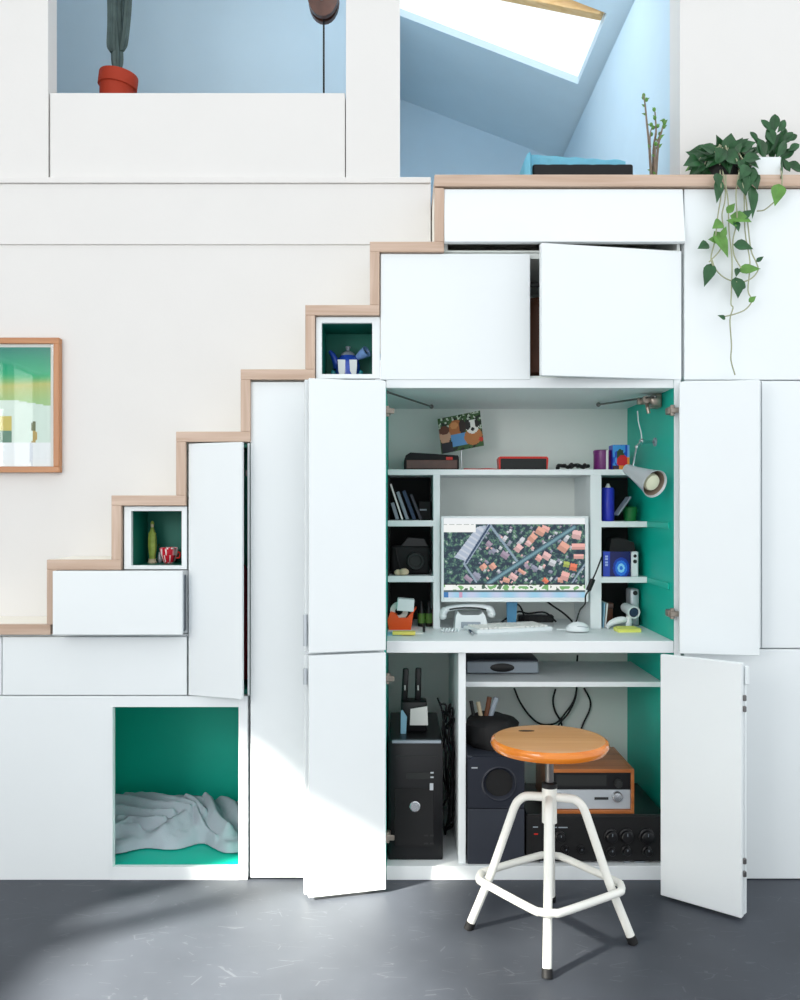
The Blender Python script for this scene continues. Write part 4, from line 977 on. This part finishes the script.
part('control_panel', MB().box(x0 + th, x1 - th * .7, y + .008, y + .0139, z0 + th * .8 + .001, zm - .001, .0008), 'silverp', t, 'pale silver control panel')
def rknob(px, py, r_, mm, nm):
    rr = r_ / 326
    part('knob', MB().lathe([(rr, 0), (rr * .98, .012), (rr * .8, .016), (rr * .3, .017)], (X(px, y), y + .008, Z(py, y)), RY, 28), mm, t, nm)
rknob(618.5, 783.6, 4.2, 'charcoal', 'black tuning knob'); rknob(617.5, 797, 5.4, 'silver', 'large silver knob'); rknob(560, 797, 4, 'silver', 'silver knob')
part('label_slot', MB().box(X(595, y), X(609, y), y + .007, y + .008, Z(800.5, y), Z(798, y)), 'charcoal', t, 'dark label slot')
cabs = [([(514, 688), (520, 702), (530, 716), (541, 724), (556, 723), (567, 711), (574, 700), (577, 688)], 'long black cable swagged across the back of the lower compartment', .528),
        ([(555.5, 689), (553, 700), (555, 711), (561, 722), (563, 735)], 'thin grey cable hanging close to the swagged cable', .536),
        ([(577.5, 655), (576.5, 672), (576, 695), (569, 712), (558, 726), (556, 740)], 'black cable dropping from the desk behind the shelf', .521),
        ([(584, 688), (590, 700), (589.5, 710), (584, 722), (579, 735)], 'thin black cable hanging nearest the teal side', .543)]
for pts, nm, yy in cabs:
    single('hanging_cable', MB().tube(catmull([W(p[0], p[1], yy) for p in pts], 5), .0034, 8), 'rubber', W(*pts[0], yy), nm, 'cable')

# ------------------------------------------------------------------ stool
sc_ = Vector((.393, -.357, 0)); zs = .521
t = thing('stool', sc_, 'workshop stool with a round orange plywood seat and white tubular legs', 'stool')
tilt = Euler((.0, .012, 0)); n_ = 48; R_ = .1545
m = MB(); m.lathe([(.02, -.030), (R_ - .018, -.030), (R_ - .006, -.026), (R_ - .001, -.018), (R_, -.012), (R_ - .003, -.004), (R_ - .010, 0)], sc_ + Vector((0, 0, zs)), None, n_, capt=False)
seat = part('seat', m, 'seatrim', t, 'glossy orange rounded rim')
m = MB(); m.lathe([(R_ - .0102, -.0002), (R_ - .02, .0006), (.001, .0008)], sc_ + Vector((0, 0, zs)), None, n_, capb=False); part('seat_top', m, 'seat', seat, 'worn plywood seat face')
hp = kp(0, 600)
d_ = (HC - zs) * F / (731.2 - 510); hx, hy = (526.5 - 400) * d_ / F, d_ - D
m = MB()
for q_ in range(1): m.lathe([(.016, 0), (.016, .0012)], (hx, hy, zs + .0003), None, 20)
for v in m.bm.verts: v.co.x = hx + (v.co.x - hx) * 1.35; v.co.y = hy + (v.co.y - hy) * .5
part('grip_hole', m, 'soil', seat, 'dark grip slot')
part('screw_shaft', MB().lathe([(.011, .36), (.011, zs - .030)], sc_, None, 16), 'steel', t, 'dark steel shaft')
m = MB(); m.lathe([(.040, zs - .036), (.045, zs - .0302)], sc_, None, 20); part('mount_plate', m, 'steel', t)
part('hub_tube', MB().lathe([(.0195, .30), (.0195, .398), (.018, .400)], sc_, None, 24), 'powder', t)
part('hub_collar', MB().lathe([(.0205, .392), (.0205, .404), (.013, .407)], sc_, None, 24), 'rubber', t, 'black collar')
for az in (169, 259, 349, 79):
    a = math.radians(az); dx, dy = math.cos(a), math.sin(a)
    def rp(r_, z): return sc_ + Vector((dx * r_, dy * r_, z))
    pts = [rp(.012, .366), rp(.050, .366), rp(.068, .362), rp(.084, .348), rp(.094, .328)] 
    pts = catmull(pts, 4) + [rp(.154, .150), rp(.2085, .016)]
    lg = part('leg', MB().tube(pts, .0112, 14), 'powder', t)
    part('foot_cap', MB().tube([rp(.2065, .020), rp(.214, .0005)], .0132, 14), 'rubber', lg, 'black rubber foot cap')
rg = []
for az in (169, 259, 349, 79):
    a = math.radians(az)
    for da, rr_ in ((-14, .172), (-5, .183), (5, .183), (14, .172)):
        b_ = a + math.radians(da); rg.append(sc_ + Vector((math.cos(b_) * rr_, math.sin(b_) * rr_, .143)))
m = MB(); m.tube(catmull(rg, 6, True), .0100, 12, closed=True); part('foot_ring', m, 'powder', t)

# ------------------------------------------------------------------ blanket in the niche
m = MB(); nx, ny = 150, 100
bx0, bx1, by0, by1 = X(113) - .12, X(238.5) - .005, .06, .46
zf = Z(867)
ridges = []
for (x0_, y0_, x1_, y1_, hgt, wd) in [(.10, .72, .62, .50, .030, .040), (.08, .58, .60, .47, .030, .034), (.06, .46, .50, .43, .028, .030), (.14, .36, .46, .38, .024, .028), (.10, .26, .30, .30, .022, .030),
        (.05, .15, .22, .34, .024, .034), (.36, .14, .58, .44, .020, .050), (.52, .62, .70, .48, .030, .032), (.66, .66, .90, .26, .034, .040), (.62, .52, .80, .24, .026, .028), (.76, .74, 1.0, .40, .030, .045), (.84, .80, 1.0, .62, .022, .040), (.30, .80, .66, .62, .022, .050)]:
    ridges.append(((x0_, y0_), (x1_, y1_), hgt, wd))
V = []
for j in range(ny + 1):
    row = []
    for i in range(nx + 1):
        u, v = i / nx, j / ny
        wu = u + .035 * noise.noise(Vector((u * 4, v * 4, 1))); wv = v + .045 * noise.noise(Vector((u * 3.5, v * 3.5, 8)))
        edge = .17 + .05 * noise.noise(Vector((u * 4, 0, 4))) + .14 * math.exp(-((u - .70) / .10) ** 2) - .06 * math.exp(-((u - .92) / .08) ** 2) - .07 * math.exp(-((u - .2) / .08) ** 2)
        e = max(0, min(1, (v - edge) / .10)); e = math.sqrt(1 - (1 - e) ** 2); e2 = max(0, min(1, (1 - v) / .25))
        hh = .030 + .056 * math.exp(-((v - .62) / .26) ** 2) * (1 - .62 * max(0, u - .62) / .38)
        rsum = 0
        for (a, b, hg, wd) in ridges: rsum = max(rsum, hg * 1.25 * math.exp(-(seg(wu, wv, a, b) / wd) ** 2)) + .15 * rsum * 0
        hh += rsum
        hh += .004 * noise.noise(Vector((u * 16 + v * 7, v * 18 - u * 5, 2)))
        row.append(m.bm.verts.new((bx0 + (bx1 - bx0) * u, by0 + (by1 - by0) * v, zf + .001 + max(0.003, hh * e * e2))))
    V.append(row)
for j in range(ny):
    for i in range(nx):
        if max(V[j][i].co.z, V[j + 1][i].co.z, V[j][i + 1].co.z, V[j + 1][i + 1].co.z) > zf + .0045: m.face([V[j][i], V[j][i + 1], V[j + 1][i + 1], V[j + 1][i]], True)
bmesh.ops.delete(m.bm, geom=[v for v in m.bm.verts if not v.link_faces], context='VERTS')
single('blanket', m, 'blanket', ((bx0 + bx1) / 2, .27, zf), 'crumpled grey blanket lying on the teal floor of the low niche', 'blanket')

# ------------------------------------------------------------------ things in the two open cubbies
y = .12; zb = c1[2]
t = thing('figurine', (X(152, y), y, zb), 'slender green and gold robed figurine standing in the small teal cubby', 'figurine')
zc = lambda py: Z(py, y) - zb
fx = X(152.3, y); zz = lambda py: max(.001, Z(py, y) - zb)
H = Z(521.5, y) - zb; r1 = X(157, y) - fx
part('plinth', MB().lathe([(r1 * .9, 0), (r1, .003), (r1 * .7, .010), (r1 * .8, .014)], (fx, y, zb), None, 20), 'beige', t, 'pale plinth')
m = MB(); m.lathe([(r1 * .62, .014), (r1 * .70, .03), (r1 * .92, .055), (r1 * .86, .085), (r1 * .62, H * .74), (r1 * .36, H * .83), (r1 * .30, H * .86)], (fx, y, zb), None, 20, lambda a, z: 1 + .05 * math.sin(7 * a))
m.ball((fx, y - r1 * .75, zb + H * .60), (r1 * .28, r1 * .3, H * .07), 10); m.tube([(fx - r1 * .62, y, zb + H * .72), (fx - r1 * .3, y - r1 * .7, zb + H * .60)], [.004, .003], 8); m.tube([(fx + r1 * .62, y, zb + H * .72), (fx + r1 * .3, y - r1 * .7, zb + H * .60)], [.004, .003], 8)
part('robe', m, 'figure', t)
m = MB(); m.ball((fx, y, zb + H * .91), (r1 * .36, r1 * .38, H * .075), 12); m.ball((fx, y - r1 * .38, zb + H * .905), (.0012, .0015, .0016), 6); part('head', m, 'beige', t)
m = MB(); m.lathe([(r1 * .42, 0), (r1 * .36, H * .05), (r1 * .12, H * .085)], (fx, y + .001, zb + H * .93), None, 14); part('crown', m, 'figure', t)
fx = X(169, y)
m = MB(); rr = X(178, y) - fx
m.lathe([(rr * .45, 0), (rr * .62, .004), (rr * .9, .026), (rr * 1.0, .045), (rr * .9, .050), (rr * .82, .040)], (fx, y, zb), None, 40, lambda a, z: 1 + .07 * math.sin(8 * a + z * 60), capt=True)
m.col = m.bm.loops.layers.float_color.new('Col')
for f_ in m.bm.faces:
    c_ = f_.calc_center_median(); n1 = noise.noise(c_ * 110)
    cc = (206, 36, 54) if n1 > .02 else ((244, 226, 226) if n1 > -.25 else (232, 130, 140))
    for lp in f_.loops: lp[m.col] = (*L3(cc), 1)
t = thing('patterned_pot', (fx, y, zb), 'small red and white patterned pot beside the slender figurine', 'pot'); part('body', m, 'printg', t)
m = MB(); m.tube(catmull([(fx + rr * .9, y, zb + .036), (fx + rr * 1.22, y, zb + .032), (fx + rr * 1.15, y, zb + .018), (fx + rr * .8, y, zb + .016)]), .0026, 8); part('handle', m, 'red', t)
fx = X(159.8, .15)
t = thing('tiny_vase', (fx, .15, zb), 'tiny silvery vase with a dry sprig between the figurine and the red pot', 'vase')
part('body', MB().lathe([(.006, 0), (.009, .012), (.006, .026), (.005, .034)], (fx, .15, zb), None, 14), 'silverp', t)
m = MB(); m.tube([(fx, .15, zb + .03), (fx - .002, .15, zb + .055)], .001, 5); m.tube([(fx, .15, zb + .03), (fx + .006, .15, zb + .05)], .001, 5); m.ball((fx - .002, .15, zb + .056), .004, 6); part('sprig', m, 'leaf', t)

y = .13; zb = c2[2]; tx = X(348, y)
t = thing('teapot', (tx, y, zb), 'blue and white glazed teapot in the cubby under the high step', 'teapot')
q_ = lambda px: X(px, y) - tx
rb2 = q_(360.5)
m = MB(); m.lathe([(rb2 * .75, 0), (rb2 * .9, .005), (rb2 * 1.0, .026), (rb2 * .98, .046), (rb2 * .82, .066), (rb2 * .60, .077)], (tx, y, zb), None, 32); part('body', m, 'glaze', t)
for s_ in (-1, 1):
    m = MB(); cx_ = tx + s_ * rb2 * .46
    for k in range(1): m.prism([(cx_ - rb2 * .30, zb + 1.28 * .046), (cx_ + rb2 * .30, zb + 1.28 * .046), (cx_ + rb2 * .30, zb + 1.28 * .030), (cx_ + rb2 * .24, zb + 1.28 * .008), (cx_ - rb2 * .04 + s_ * .002, zb + 1.28 * .004), (cx_ - rb2 * .24, zb + 1.28 * .018)], y - rb2 * 1.0, y - rb2 * .6)
    part('white_panel', m, 'glazew', t, 'white glazed panel')
m = MB(); m.lathe([(rb2 * .62, .074), (rb2 * .5, .085), (rb2 * .25, .091), (rb2 * .10, .094), (rb2 * .16, .099), (rb2 * .22, .106), (rb2 * .1, .108)], (tx, y, zb), None, 24); part('lid', m, 'greyp', t, 'grey lid with a knob')
m = MB(); m.tube(catmull([(tx - rb2 * .8, y, zb + 1.28 * .030), (tx + q_(336), y, zb + 1.28 * .044), (tx + q_(333), y, zb + 1.28 * .062), (tx + q_(329.5), y, zb + 1.28 * .072)]), [.014, .0138, .0135, .013, .0125, .012, .0115, .011, .0105, .010, .0095, .009, .0085, .008, .0075, .007, .0065, .006, .0055], 12); part('spout', m, 'glaze', t)
a, b = W(357.5, 357.5, y), W(367, 351.2, y - .02); R = (b - a).normalized().to_track_quat('Z', 'Y').to_matrix().to_4x4(); ll = (b - a).length
m = MB(); m.lathe([(.009, 0), (.0145, ll * .4), (.0175, ll * .9), (.0185, ll), (.0125, ll), (.010, ll * .8)], a, R, 20); part('handle', m, 'glazep', t, 'pale blue flared handle')
m = MB(); m.lathe([(.0105, ll * .81), (.004, ll * .815)], a, R, 16); part('handle_opening', m, 'brown', t, 'dark opening')
for px in (333.5, 360.8):
    m = MB(); m.lathe([(.008, 0), (.009, .01), (.007, .026), (.002, .030)], (X(px, y), y - .012, zb), None, 12); part('base_knop', m, 'glazet', t, 'turquoise knop')

# ------------------------------------------------------------------ framed picture
def landscape(u, v):
    n = noise.noise(Vector((u * 2.2, v * 5, 3))) * .06
    def mixc(a, b, t_): t_ = max(0, min(1, t_)); return tuple(a[k] + (b[k] - a[k]) * t_ for k in range(3))
    w_ = v * 1.3 + n
    if w_ < .28: c = mixc((0, 128, 112), (24, 168, 118), w_ / .28)
    elif w_ < .40: c = mixc((24, 168, 118), (190, 190, 112), (w_ - .28) / .12)
    else: c = mixc((190, 190, 112), (160, 196, 132), (w_ - .4) / .18)
    hl = .44 + .22 * max(0, (u - .76))
    if v > hl: c = mixc((236, 240, 226), (214, 230, 220), u)
    if v > .80: c = (240, 242, 244)
    if abs(u - .90 + .006 * math.sin(v * 40)) < .013 and .62 < v < .80: c = (190, 162, 96) if v > .70 else (110, 116, 84)
    if abs(u - .72) < .045 and .58 < v < .80: c = (206, 186, 90) if v < .70 else (92, 132, 110)
    if abs(u - .882 - .02 * (v - .8)) < .008 and v > .80: c = (206, 210, 220)
    return c
y = YW
fx1, fz1, fz0 = X(60, y - .02), Z(338, y - .02), Z(472.5, y - .02); fx0 = fx1 - .62; bw = .019
t = thing('framed_picture', (fx1 - .3, y - .015, fz0), 'wood framed print of a green sky over a pale shore on the stair wall', 'picture')
fy0, fy1 = y - .028, y - .0005
part('frame_rail', MB().box(fx0, fx1, fy0, fy1, fz1 - bw, fz1, .0015), 'plyx', t); part('frame_rail', MB().box(fx0, fx1, fy0, fy1, fz0, fz0 + bw, .0015), 'plyx', t)
part('frame_stile', MB().box(fx1 - bw, fx1, fy0, fy1, fz0 + bw, fz1 - bw, .0015), 'ply', t); part('frame_stile', MB().box(fx0, fx0 + bw, fy0, fy1, fz0 + bw, fz1 - bw, .0015), 'ply', t)
part('mount_board', MB().box(fx0 + bw, fx1 - bw, fy0 + .014, fy1, fz0 + bw, fz1 - bw), 'paper', t, 'white mount')
px1, pz1, pz0 = X(50, y - .02), Z(347, y - .02), Z(470, y - .02) + .012; px0 = fx0 + bw + .035
m = MB(); m.picture((px0, fy0 + .0132, pz1), (px1 - px0, 0, 0), (0, 0, pz0 - pz1), 110, 90, landscape); part('print', m, 'print', t, 'printed picture', fixn=False)
part('glazing', MB().box(fx0 + bw, fx1 - bw, fy0 + .008, fy0 + .010, fz0 + bw, fz1 - bw), 'glass', t)

# ------------------------------------------------------------------ loft: cactus, pulley, cushions, twigs
y = .46; lz = Z(93, YW) - .012
pc = Vector((X(112.5, y), y, lz)); tl_ = Euler((0, math.radians(7), 0)); Rp = tl_.to_matrix().to_4x4()
t = thing('potted_cactus', pc, 'tall ribbed cactus in a leaning terracotta pot on the loft ledge', 'potted plant')
rr = (X(134.5, y) - X(96.5, y)) / 2; hp_ = Z(66.5, y) - lz - .040
base = pc + Vector((0, 0, .012))
pot = part('pot', MB().lathe([(rr * .66, 0), (rr * .90, hp_ * .74), (rr * .90, hp_ * .75), (rr, hp_ * .76), (rr * 1.0, hp_ * .98), (rr * .97, hp_), (rr * .86, hp_), (rr * .82, hp_ * .86)], base, Rp, 40), 'terra', t)
part('soil', MB().lathe([(rr * .8, hp_ * .88), (.004, hp_ * .90)], base, Rp, 24), 'soil', t)
def column(pts, r_, ribs):
    P_ = catmull(pts, 5); N = len(P_); mm = MB(); rings = []; nn = ribs * 4
    for i, p in enumerate(P_):
        k = min(1, .62 + i / 6) * (1 if i < N - 4 else (N - i) / 4.5)
        rings.append([mm.bm.verts.new(p + Vector((math.cos(2 * PI * q / nn), math.sin(2 * PI * q / nn), 0)) * r_ * k * (1 + .16 * math.cos(ribs * 2 * PI * q / nn))) for q in range(nn)])
    for a_, b_ in zip(rings, rings[1:]):
        for q in range(nn): mm.face([a_[q - 1], a_[q], b_[q], b_[q - 1]], True)
    mm.face(list(reversed(rings[0]))); mm.face(rings[-1]); return mm
part('stem', column([W(117.5, 72, y), W(117, 50, y), W(115, 20, y), W(114, -20, y), W(113, -90, y)], .019, 6), 'cactus', t)
part('stem', column([W(112, 52, y - .015), W(110.8, 44, y - .02), W(111.5, 20, y - .02), W(111, -30, y - .02), W(110.5, -70, y - .02)], .013, 5), 'cactus', t)
part('stem', column([W(122.5, 51, y - .005), W(125, 40, y - .01), W(128, 10, y - .01), W(129.5, -30, y - .01), W(130, -60, y - .01)], .011, 5), 'cactus', t)
part('stem', column([W(119, 50, y + .02), W(121, 36, y + .02), W(122.5, 0, y + .02), W(122, -40, y + .02), W(122, -100, y + .02)], .014, 5), 'cactus', t)
y = .64; pxc = X(323.5, y)
t = thing('pulley_block', W(323.5, 20, y), 'dark brown wooden pulley block hanging on a cord in the loft opening', 'pulley')
zb_ = Z(20.5, y); hw = X(339, y) - pxc
def cheek(s_):
    pr = []
    for k in range(24):
        a = 2 * PI * k / 24; pr.append((pxc + hw * math.cos(a), zb_ + hw * 1.45 + hw * 1.45 * math.sin(a)))
    return pr
for s_ in (-1, 1):
    m = MB(); m.prism(cheek(s_), y + s_ * .020 - .011, y + s_ * .020 + .011); bmesh.ops.bevel(m.bm, geom=[e for e in m.bm.edges if not e.is_boundary and abs(e.calc_face_angle(0)) > 1], offset=.005, segments=2, affect='EDGES'); part('cheek', m, 'brown', t)
part('sheave', MB().lathe([(hw * .7, -.008), (hw * .6, 0), (hw * .7, .008)], (pxc, y, zb_ + hw * 1.45), RY, 28), 'charcoal', t)
part('pin', MB().lathe([(.007, -.034), (.007, .034)], (pxc - .004, y, Z(3.5, y)), RY, 14), 'steel', t, 'dark pin')
part('hanger_rope', MB().tube([(pxc, y, zb_ + hw * 2.8), (pxc, y, zr(pxc) + .01)], .006, 8), 'twig', t)
part('cord', MB().tube([(pxc + .001, y, zb_ + .03), (pxc + .001, y, 2.125)], .0035, 8), 'rubber', t, 'thin dark cord')

y = .17
m = MB(); x0, x1, zt_ = X(524, y), X(633.5, y), Z(163.6, y)
m.box(x0 + .028, x1, y, y + .26, ctop, zt_, .008, 3); single('black_cushion', m, 'blackm', ((x0 + x1) / 2, y + .13, ctop), 'flat black cushion lying on the oak counter at the loft edge', 'cushion')
m = MB(); tx0, tx1 = X(520.5, y + .02), X(598, y + .02); nxx, nyy = 36, 14; V = []
for j in range(-3, nyy + 1):
    row = []
    for i in range(nxx + 1):
        u, v = i / nxx, max(0, j / nyy); px = 521 + 106 * u
        hgt = (Z(153.2 + 8.0 * max(0, (u - .12)) ** 1.2, y) - ctop) + .008 * noise.noise(Vector((u * 6, v * 4, 1)))
        if u < .10: hgt = ctop * 0 + (hgt) * min(1, (u / .07) ** .35 * .8 + .2) if u > .005 else .004
        row.append(m.bm.verts.new((X(px, y) - .002, y + .012 + .24 * v - (.03 if u < .09 else 0) * (v < .4) - (.006 + .004 * math.sin(u * 30) if j < 0 else 0), (ctop + max(hgt, zt_ - ctop + .004) if u > .09 else ctop + hgt) * (1 if j >= 0 else 1 + j / 3) + (0 if j >= 0 else (-j / 3) * ((zt_ - .004) if u > .12 else ctop + .001)))))
    V.append(row)
for j in range(nyy + 3):
    for i in range(nxx): m.face([V[j][i], V[j][i + 1], V[j + 1][i + 1], V[j + 1][i]], True)
bmesh.ops.solidify(m.bm, geom=m.bm.faces[:], thickness=-.004)
single('turquoise_towel', m, 'cyan', ((tx0 + tx1) / 2, y + .1, ctop), 'turquoise towel draped over the black cushion on the counter', 'towel')

y = .20; tp = Vector((X(653.5, y), y, ctop))
t = thing('twig_plant', tp, 'bare budding twigs in a low vase on the oak counter', 'plant')
part('vase', MB().lathe([(.030, 0), (.034, .004), (.030, .03), (.024, .05), (.020, .05), (.022, .01)], tp, None, 24), 'charcoal', t)
tw = [([(650.5, 172), (649.5, 150), (647, 125), (645, 104), (643.2, 95)], .0075), ([(653, 172), (653.5, 150), (656, 132), (655, 112)], .008), ([(655, 172), (658, 148), (662, 130), (664.5, 121)], .0075), ([(652, 172), (650, 140), (652.5, 126)], .005), ([(656, 172), (655.5, 150), (660, 134)], .005)]
rq = random.Random(5)
for pts, r_ in tw:
    P_ = catmull([W(p[0], p[1], y + rq.uniform(-.02, .02) * (k > 0)) if k else Vector((tp.x + (p[0] - 653) * .002, y, ctop + .012)) for k, p in enumerate(pts)], 5)
    tg = part('twig', MB().tube(P_, [r_ * .62 * (1 - .6 * i / len(P_)) for i in range(len(P_))], 8), 'twig', t)
    for q_ in range(6):
        p = P_[-1 - q_ * 2]; dr = Vector((rq.uniform(-1, 1), rq.uniform(-1, 1), rq.uniform(.2, 1)))
        bud = MB(); bud.leaf(p, dr, Vector((0, -1, .4)), .018, .011)
        if q_ < 3: bud.ball(p + dr * .006, (.006, .006, .007), 8)
        part('bud', bud, 'leafl', tg)

# ------------------------------------------------------------------ trailing plant and leaf cactus on the counter
rq = random.Random(21)
y = .085; pp_ = Vector((X(722, y), y, ctop))
t = thing('trailing_plant', pp_, 'dark green pothos trailing long vines over the oak counter edge', 'potted plant')
part('pot', MB().lathe([(.050, 0), (.064, .06), (.066, .075), (.060, .075), (.056, .06)], pp_ + Vector((0, .005, 0)), None, 28), 'charcoal', t)
fol = MB(); fol2 = MB()
top_leaves = [(697, 164, -.9, -.4, 17), (703, 156, -.8, -.1, 20), (712, 150, -.5, .3, 18), (706, 166, -.8, -.3, 16), (716, 158, -.3, -.2, 22), (724, 150, .3, .4, 20), (726, 160, .1, -.3, 24), (735, 152, .5, .3, 20), (738, 164, .3, -.4, 22), (731, 143, .1, .6, 17), (744, 158, .7, .1, 18), (748, 150, .6, .4, 16), (719, 144, -.2, .5, 16), (713, 165, -.5, -.5, 18), (745, 168, .6, -.5, 18), (728, 168, .0, -.7, 20), (740, 144, .5, .5, 16), (752, 158, .7, .0, 15), (708, 148, -.7, .3, 15), (722, 154, -.4, .1, 20), (733, 158, .4, -.2, 20), (700, 170, -.8, -.5, 14), (756, 150, .5, .5, 14), (727, 172, -.3, -.8, 15), (741, 172, .2, -.8, 16), (715, 171, -.3, -.7, 15)]
stems = MB()
for k_ in range(46):
    px = rq.uniform(692, 760); top = 140 + 14 * abs((px - 728) / 34) ** 1.5
    py = rq.uniform(min(top, 164), 173); top_leaves.append((px, py, (px - 726) / 34 + rq.uniform(-.3, .3), (160 - py) / 24 + rq.uniform(-.4, .3), rq.uniform(12, 19)))
for (px, py, dx, dz, s_) in top_leaves:
    yy = rq.uniform(.0, .12); p = W(px, py, yy)
    d = Vector((dx, rq.uniform(-.6, .1), dz)).normalized(); ln = s_ * (D + yy) / F * 1.15
    q_ = p - d * ln * .5
    (fol if rq.random() < .88 else fol2).leaf(q_, d, Vector((rq.uniform(-.4, .4), -1, rq.uniform(.1, .9))), ln, ln * .72, .2)
    stems.tube(catmull([pp_ + Vector((rq.uniform(-.03, .03), .005, .06)), (pp_ + Vector((0, 0, .09))).lerp(q_, .6) + Vector((0, 0, .02)), q_], 4), .0022, 6)
yv = -.034
vines = [[(720, 168, .06), (720.5, 178, -.03), (721, 195, yv), (718, 215, yv), (715, 240, yv), (711, 258, yv), (714, 268, yv)],
         [(722, 168, .06), (724, 178, -.03), (728, 200, yv), (729, 230, yv), (732, 260, yv), (731.5, 290, yv), (731, 304, yv), (733, 308, yv), (730, 320, yv), (731.5, 345, yv), (731, 360, yv), (735, 375, yv)],
         [(738, 170, .05), (741, 180, -.03), (746, 200, yv), (748, 225, yv), (751, 250, yv), (756, 262, yv), (758, 270, yv), (752, 278, yv), (742, 282, yv), (732, 281, yv), (722, 276, yv), (715, 268, yv), (711.5, 258, yv)],
         [(740, 168, .05), (738, 178, -.03), (736, 195, yv), (737, 220, yv), (733, 240, yv), (734, 255, yv), (741, 268, yv)],
         [(780, 168, .05), (782, 175, -.03), (781.5, 188, yv), (778, 198, yv), (772, 204, yv), (764, 210, yv), (757, 211, yv)],
         [(726, 175, -.02), (725, 200, yv), (722, 215, yv), (724, 235, yv), (720, 250, yv), (709, 262, yv)],
         [(744, 175, -.02), (745, 230, yv), (750, 262, yv), (748, 290, yv), (752, 300, yv), (746, 309, yv), (735, 314, yv), (722, 317, yv)]]
vm = MB()
for v_ in vines[:]: vm.tube(catmull([W(*p) for p in v_], 5), .0020, 7)
part('vines', vm, 'vine', t)
hang = [(718.5, 190, -.1, -1, 26, 11), (717.5, 225, -.6, -.4, 13, 12), (713.5, 240, -.7, .1, 11, 9), (703.5, 246, -.8, -.3, 13, 11), (722, 243, .35, -.75, 31, 14), (708.5, 274, -.35, -.9, 26, 13), (737.5, 287, .1, -1, 22, 15), (743.5, 246, .9, -.2, 20, 13), (749.5, 269, 1, .1, 22, 11), (741, 218, .5, -.2, 22, 13), (753, 200, .05, -1, 36, 12), (777.5, 194, -.25, -1, 24, 15), (731, 208, .4, .5, 12, 8), (752.5, 299, .6, .5, 9, 6), (722, 317, -.5, .2, 10, 5), (744, 286, .3, .9, 7, 4), (760, 259, .7, .6, 9, 5), (737, 272, -.2, -.8, 10, 6), (749, 178, -.1, -1, 24, 16), (744, 186, .2, -1, 20, 14), (755, 181, .3, -1, 18, 12), (733, 222, -.7, .2, 14, 9), (737, 226, .3, -.8, 12, 8), (747, 214, .6, .5, 14, 9), (724, 232, .3, .8, 12, 7), (718, 180, .1, -1, 16, 10), (744, 172, -.5, -.9, 18, 13)]
for i, (px, py, dx, dz, l_, w_) in enumerate(hang):
    yy = yv - .006; k = (D + yy) / F; p = W(px, py, yy); d = Vector((dx, -.25, dz)).normalized(); q_ = p - d * l_ * k * .5
    (fol2 if i in (1, 2, 4, 8, 9, 11, 12, 13, 21, 24) else fol).leaf(q_, d, Vector((rq.uniform(-.3, .3), -1, .25)), l_ * k, w_ * k, .15)
part('leaves', fol, 'leaf', t); part('young_leaves', fol2, 'leafl', t, 'lighter green young leaves'); part('leaf_stems', stems, 'vine', t)

y = .08; pc = Vector((X(767, y), y, ctop))
t = thing('leaf_cactus', pc, 'upright flat stemmed green succulent in a white square pot on the counter', 'potted plant')
k = (D + y) / F
part('pot', MB().prism([(X(752.5, .03), ctop), (X(779, .03), ctop), (X(781, .03), Z(157, .03)), (X(751, .03), Z(157, .03))], .03, .115), 'plwhite', t, 'white square pot')
m = MB()
segs = [(772, 158, 0, 1, 22, 9), (773, 142, -.25, 1, 15, 9), (769, 130, -.6, .8, 12, 8), (774, 130, .1, 1, 16, 9), (779, 130, .5, .8, 11, 7), (778, 155, .5, .8, 18, 8), (785, 142, .6, .8, 13, 8), (783, 138, .2, 1, 12, 7), (788, 140, .9, .5, 10, 6), (781, 158, .8, .5, 14, 8), (764, 156, -.3, 1, 16, 9), (760, 148, -.5, .8, 13, 7), (757, 140, -.6, .8, 10, 5), (768, 152, .2, 1, 16, 9), (784, 160, .5, -.8, 12, 5), (788, 164, .9, -.3, 12, 8), (794, 168, .9, -.2, 10, 7), (775, 150, .3, 1, 16, 9), (790, 150, .8, .5, 10, 7)]
for (px, py, dx, dz, l_, w_) in segs:
    yy = rq.uniform(.04, .10); p = W(px, py, yy); d = Vector((dx, rq.uniform(-.2, .2), dz)).normalized()
    m.leaf(p - d * l_ * k * .15, d, Vector((rq.uniform(-.5, .5), -1, .2)), l_ * k * 1.25, w_ * k * 1.15, .05, heart=False)
    m.leaf(p - d * l_ * k * .15 + Vector((0, .006, 0)), d, Vector((rq.uniform(-.9, .9), -.6, .3)), l_ * k * 1.15, w_ * k, .05, heart=False)
m.tube([W(781, 158, .05), W(782, 168, .015), W(781.5, 178, -.02)], .003, 6)
part('stems', m, 'leaf', t)
part('soil', MB().box(X(753, .04), X(779, .04), .034, .111, Z(158.5, .03), Z(157.2, .03)), 'soil', t)
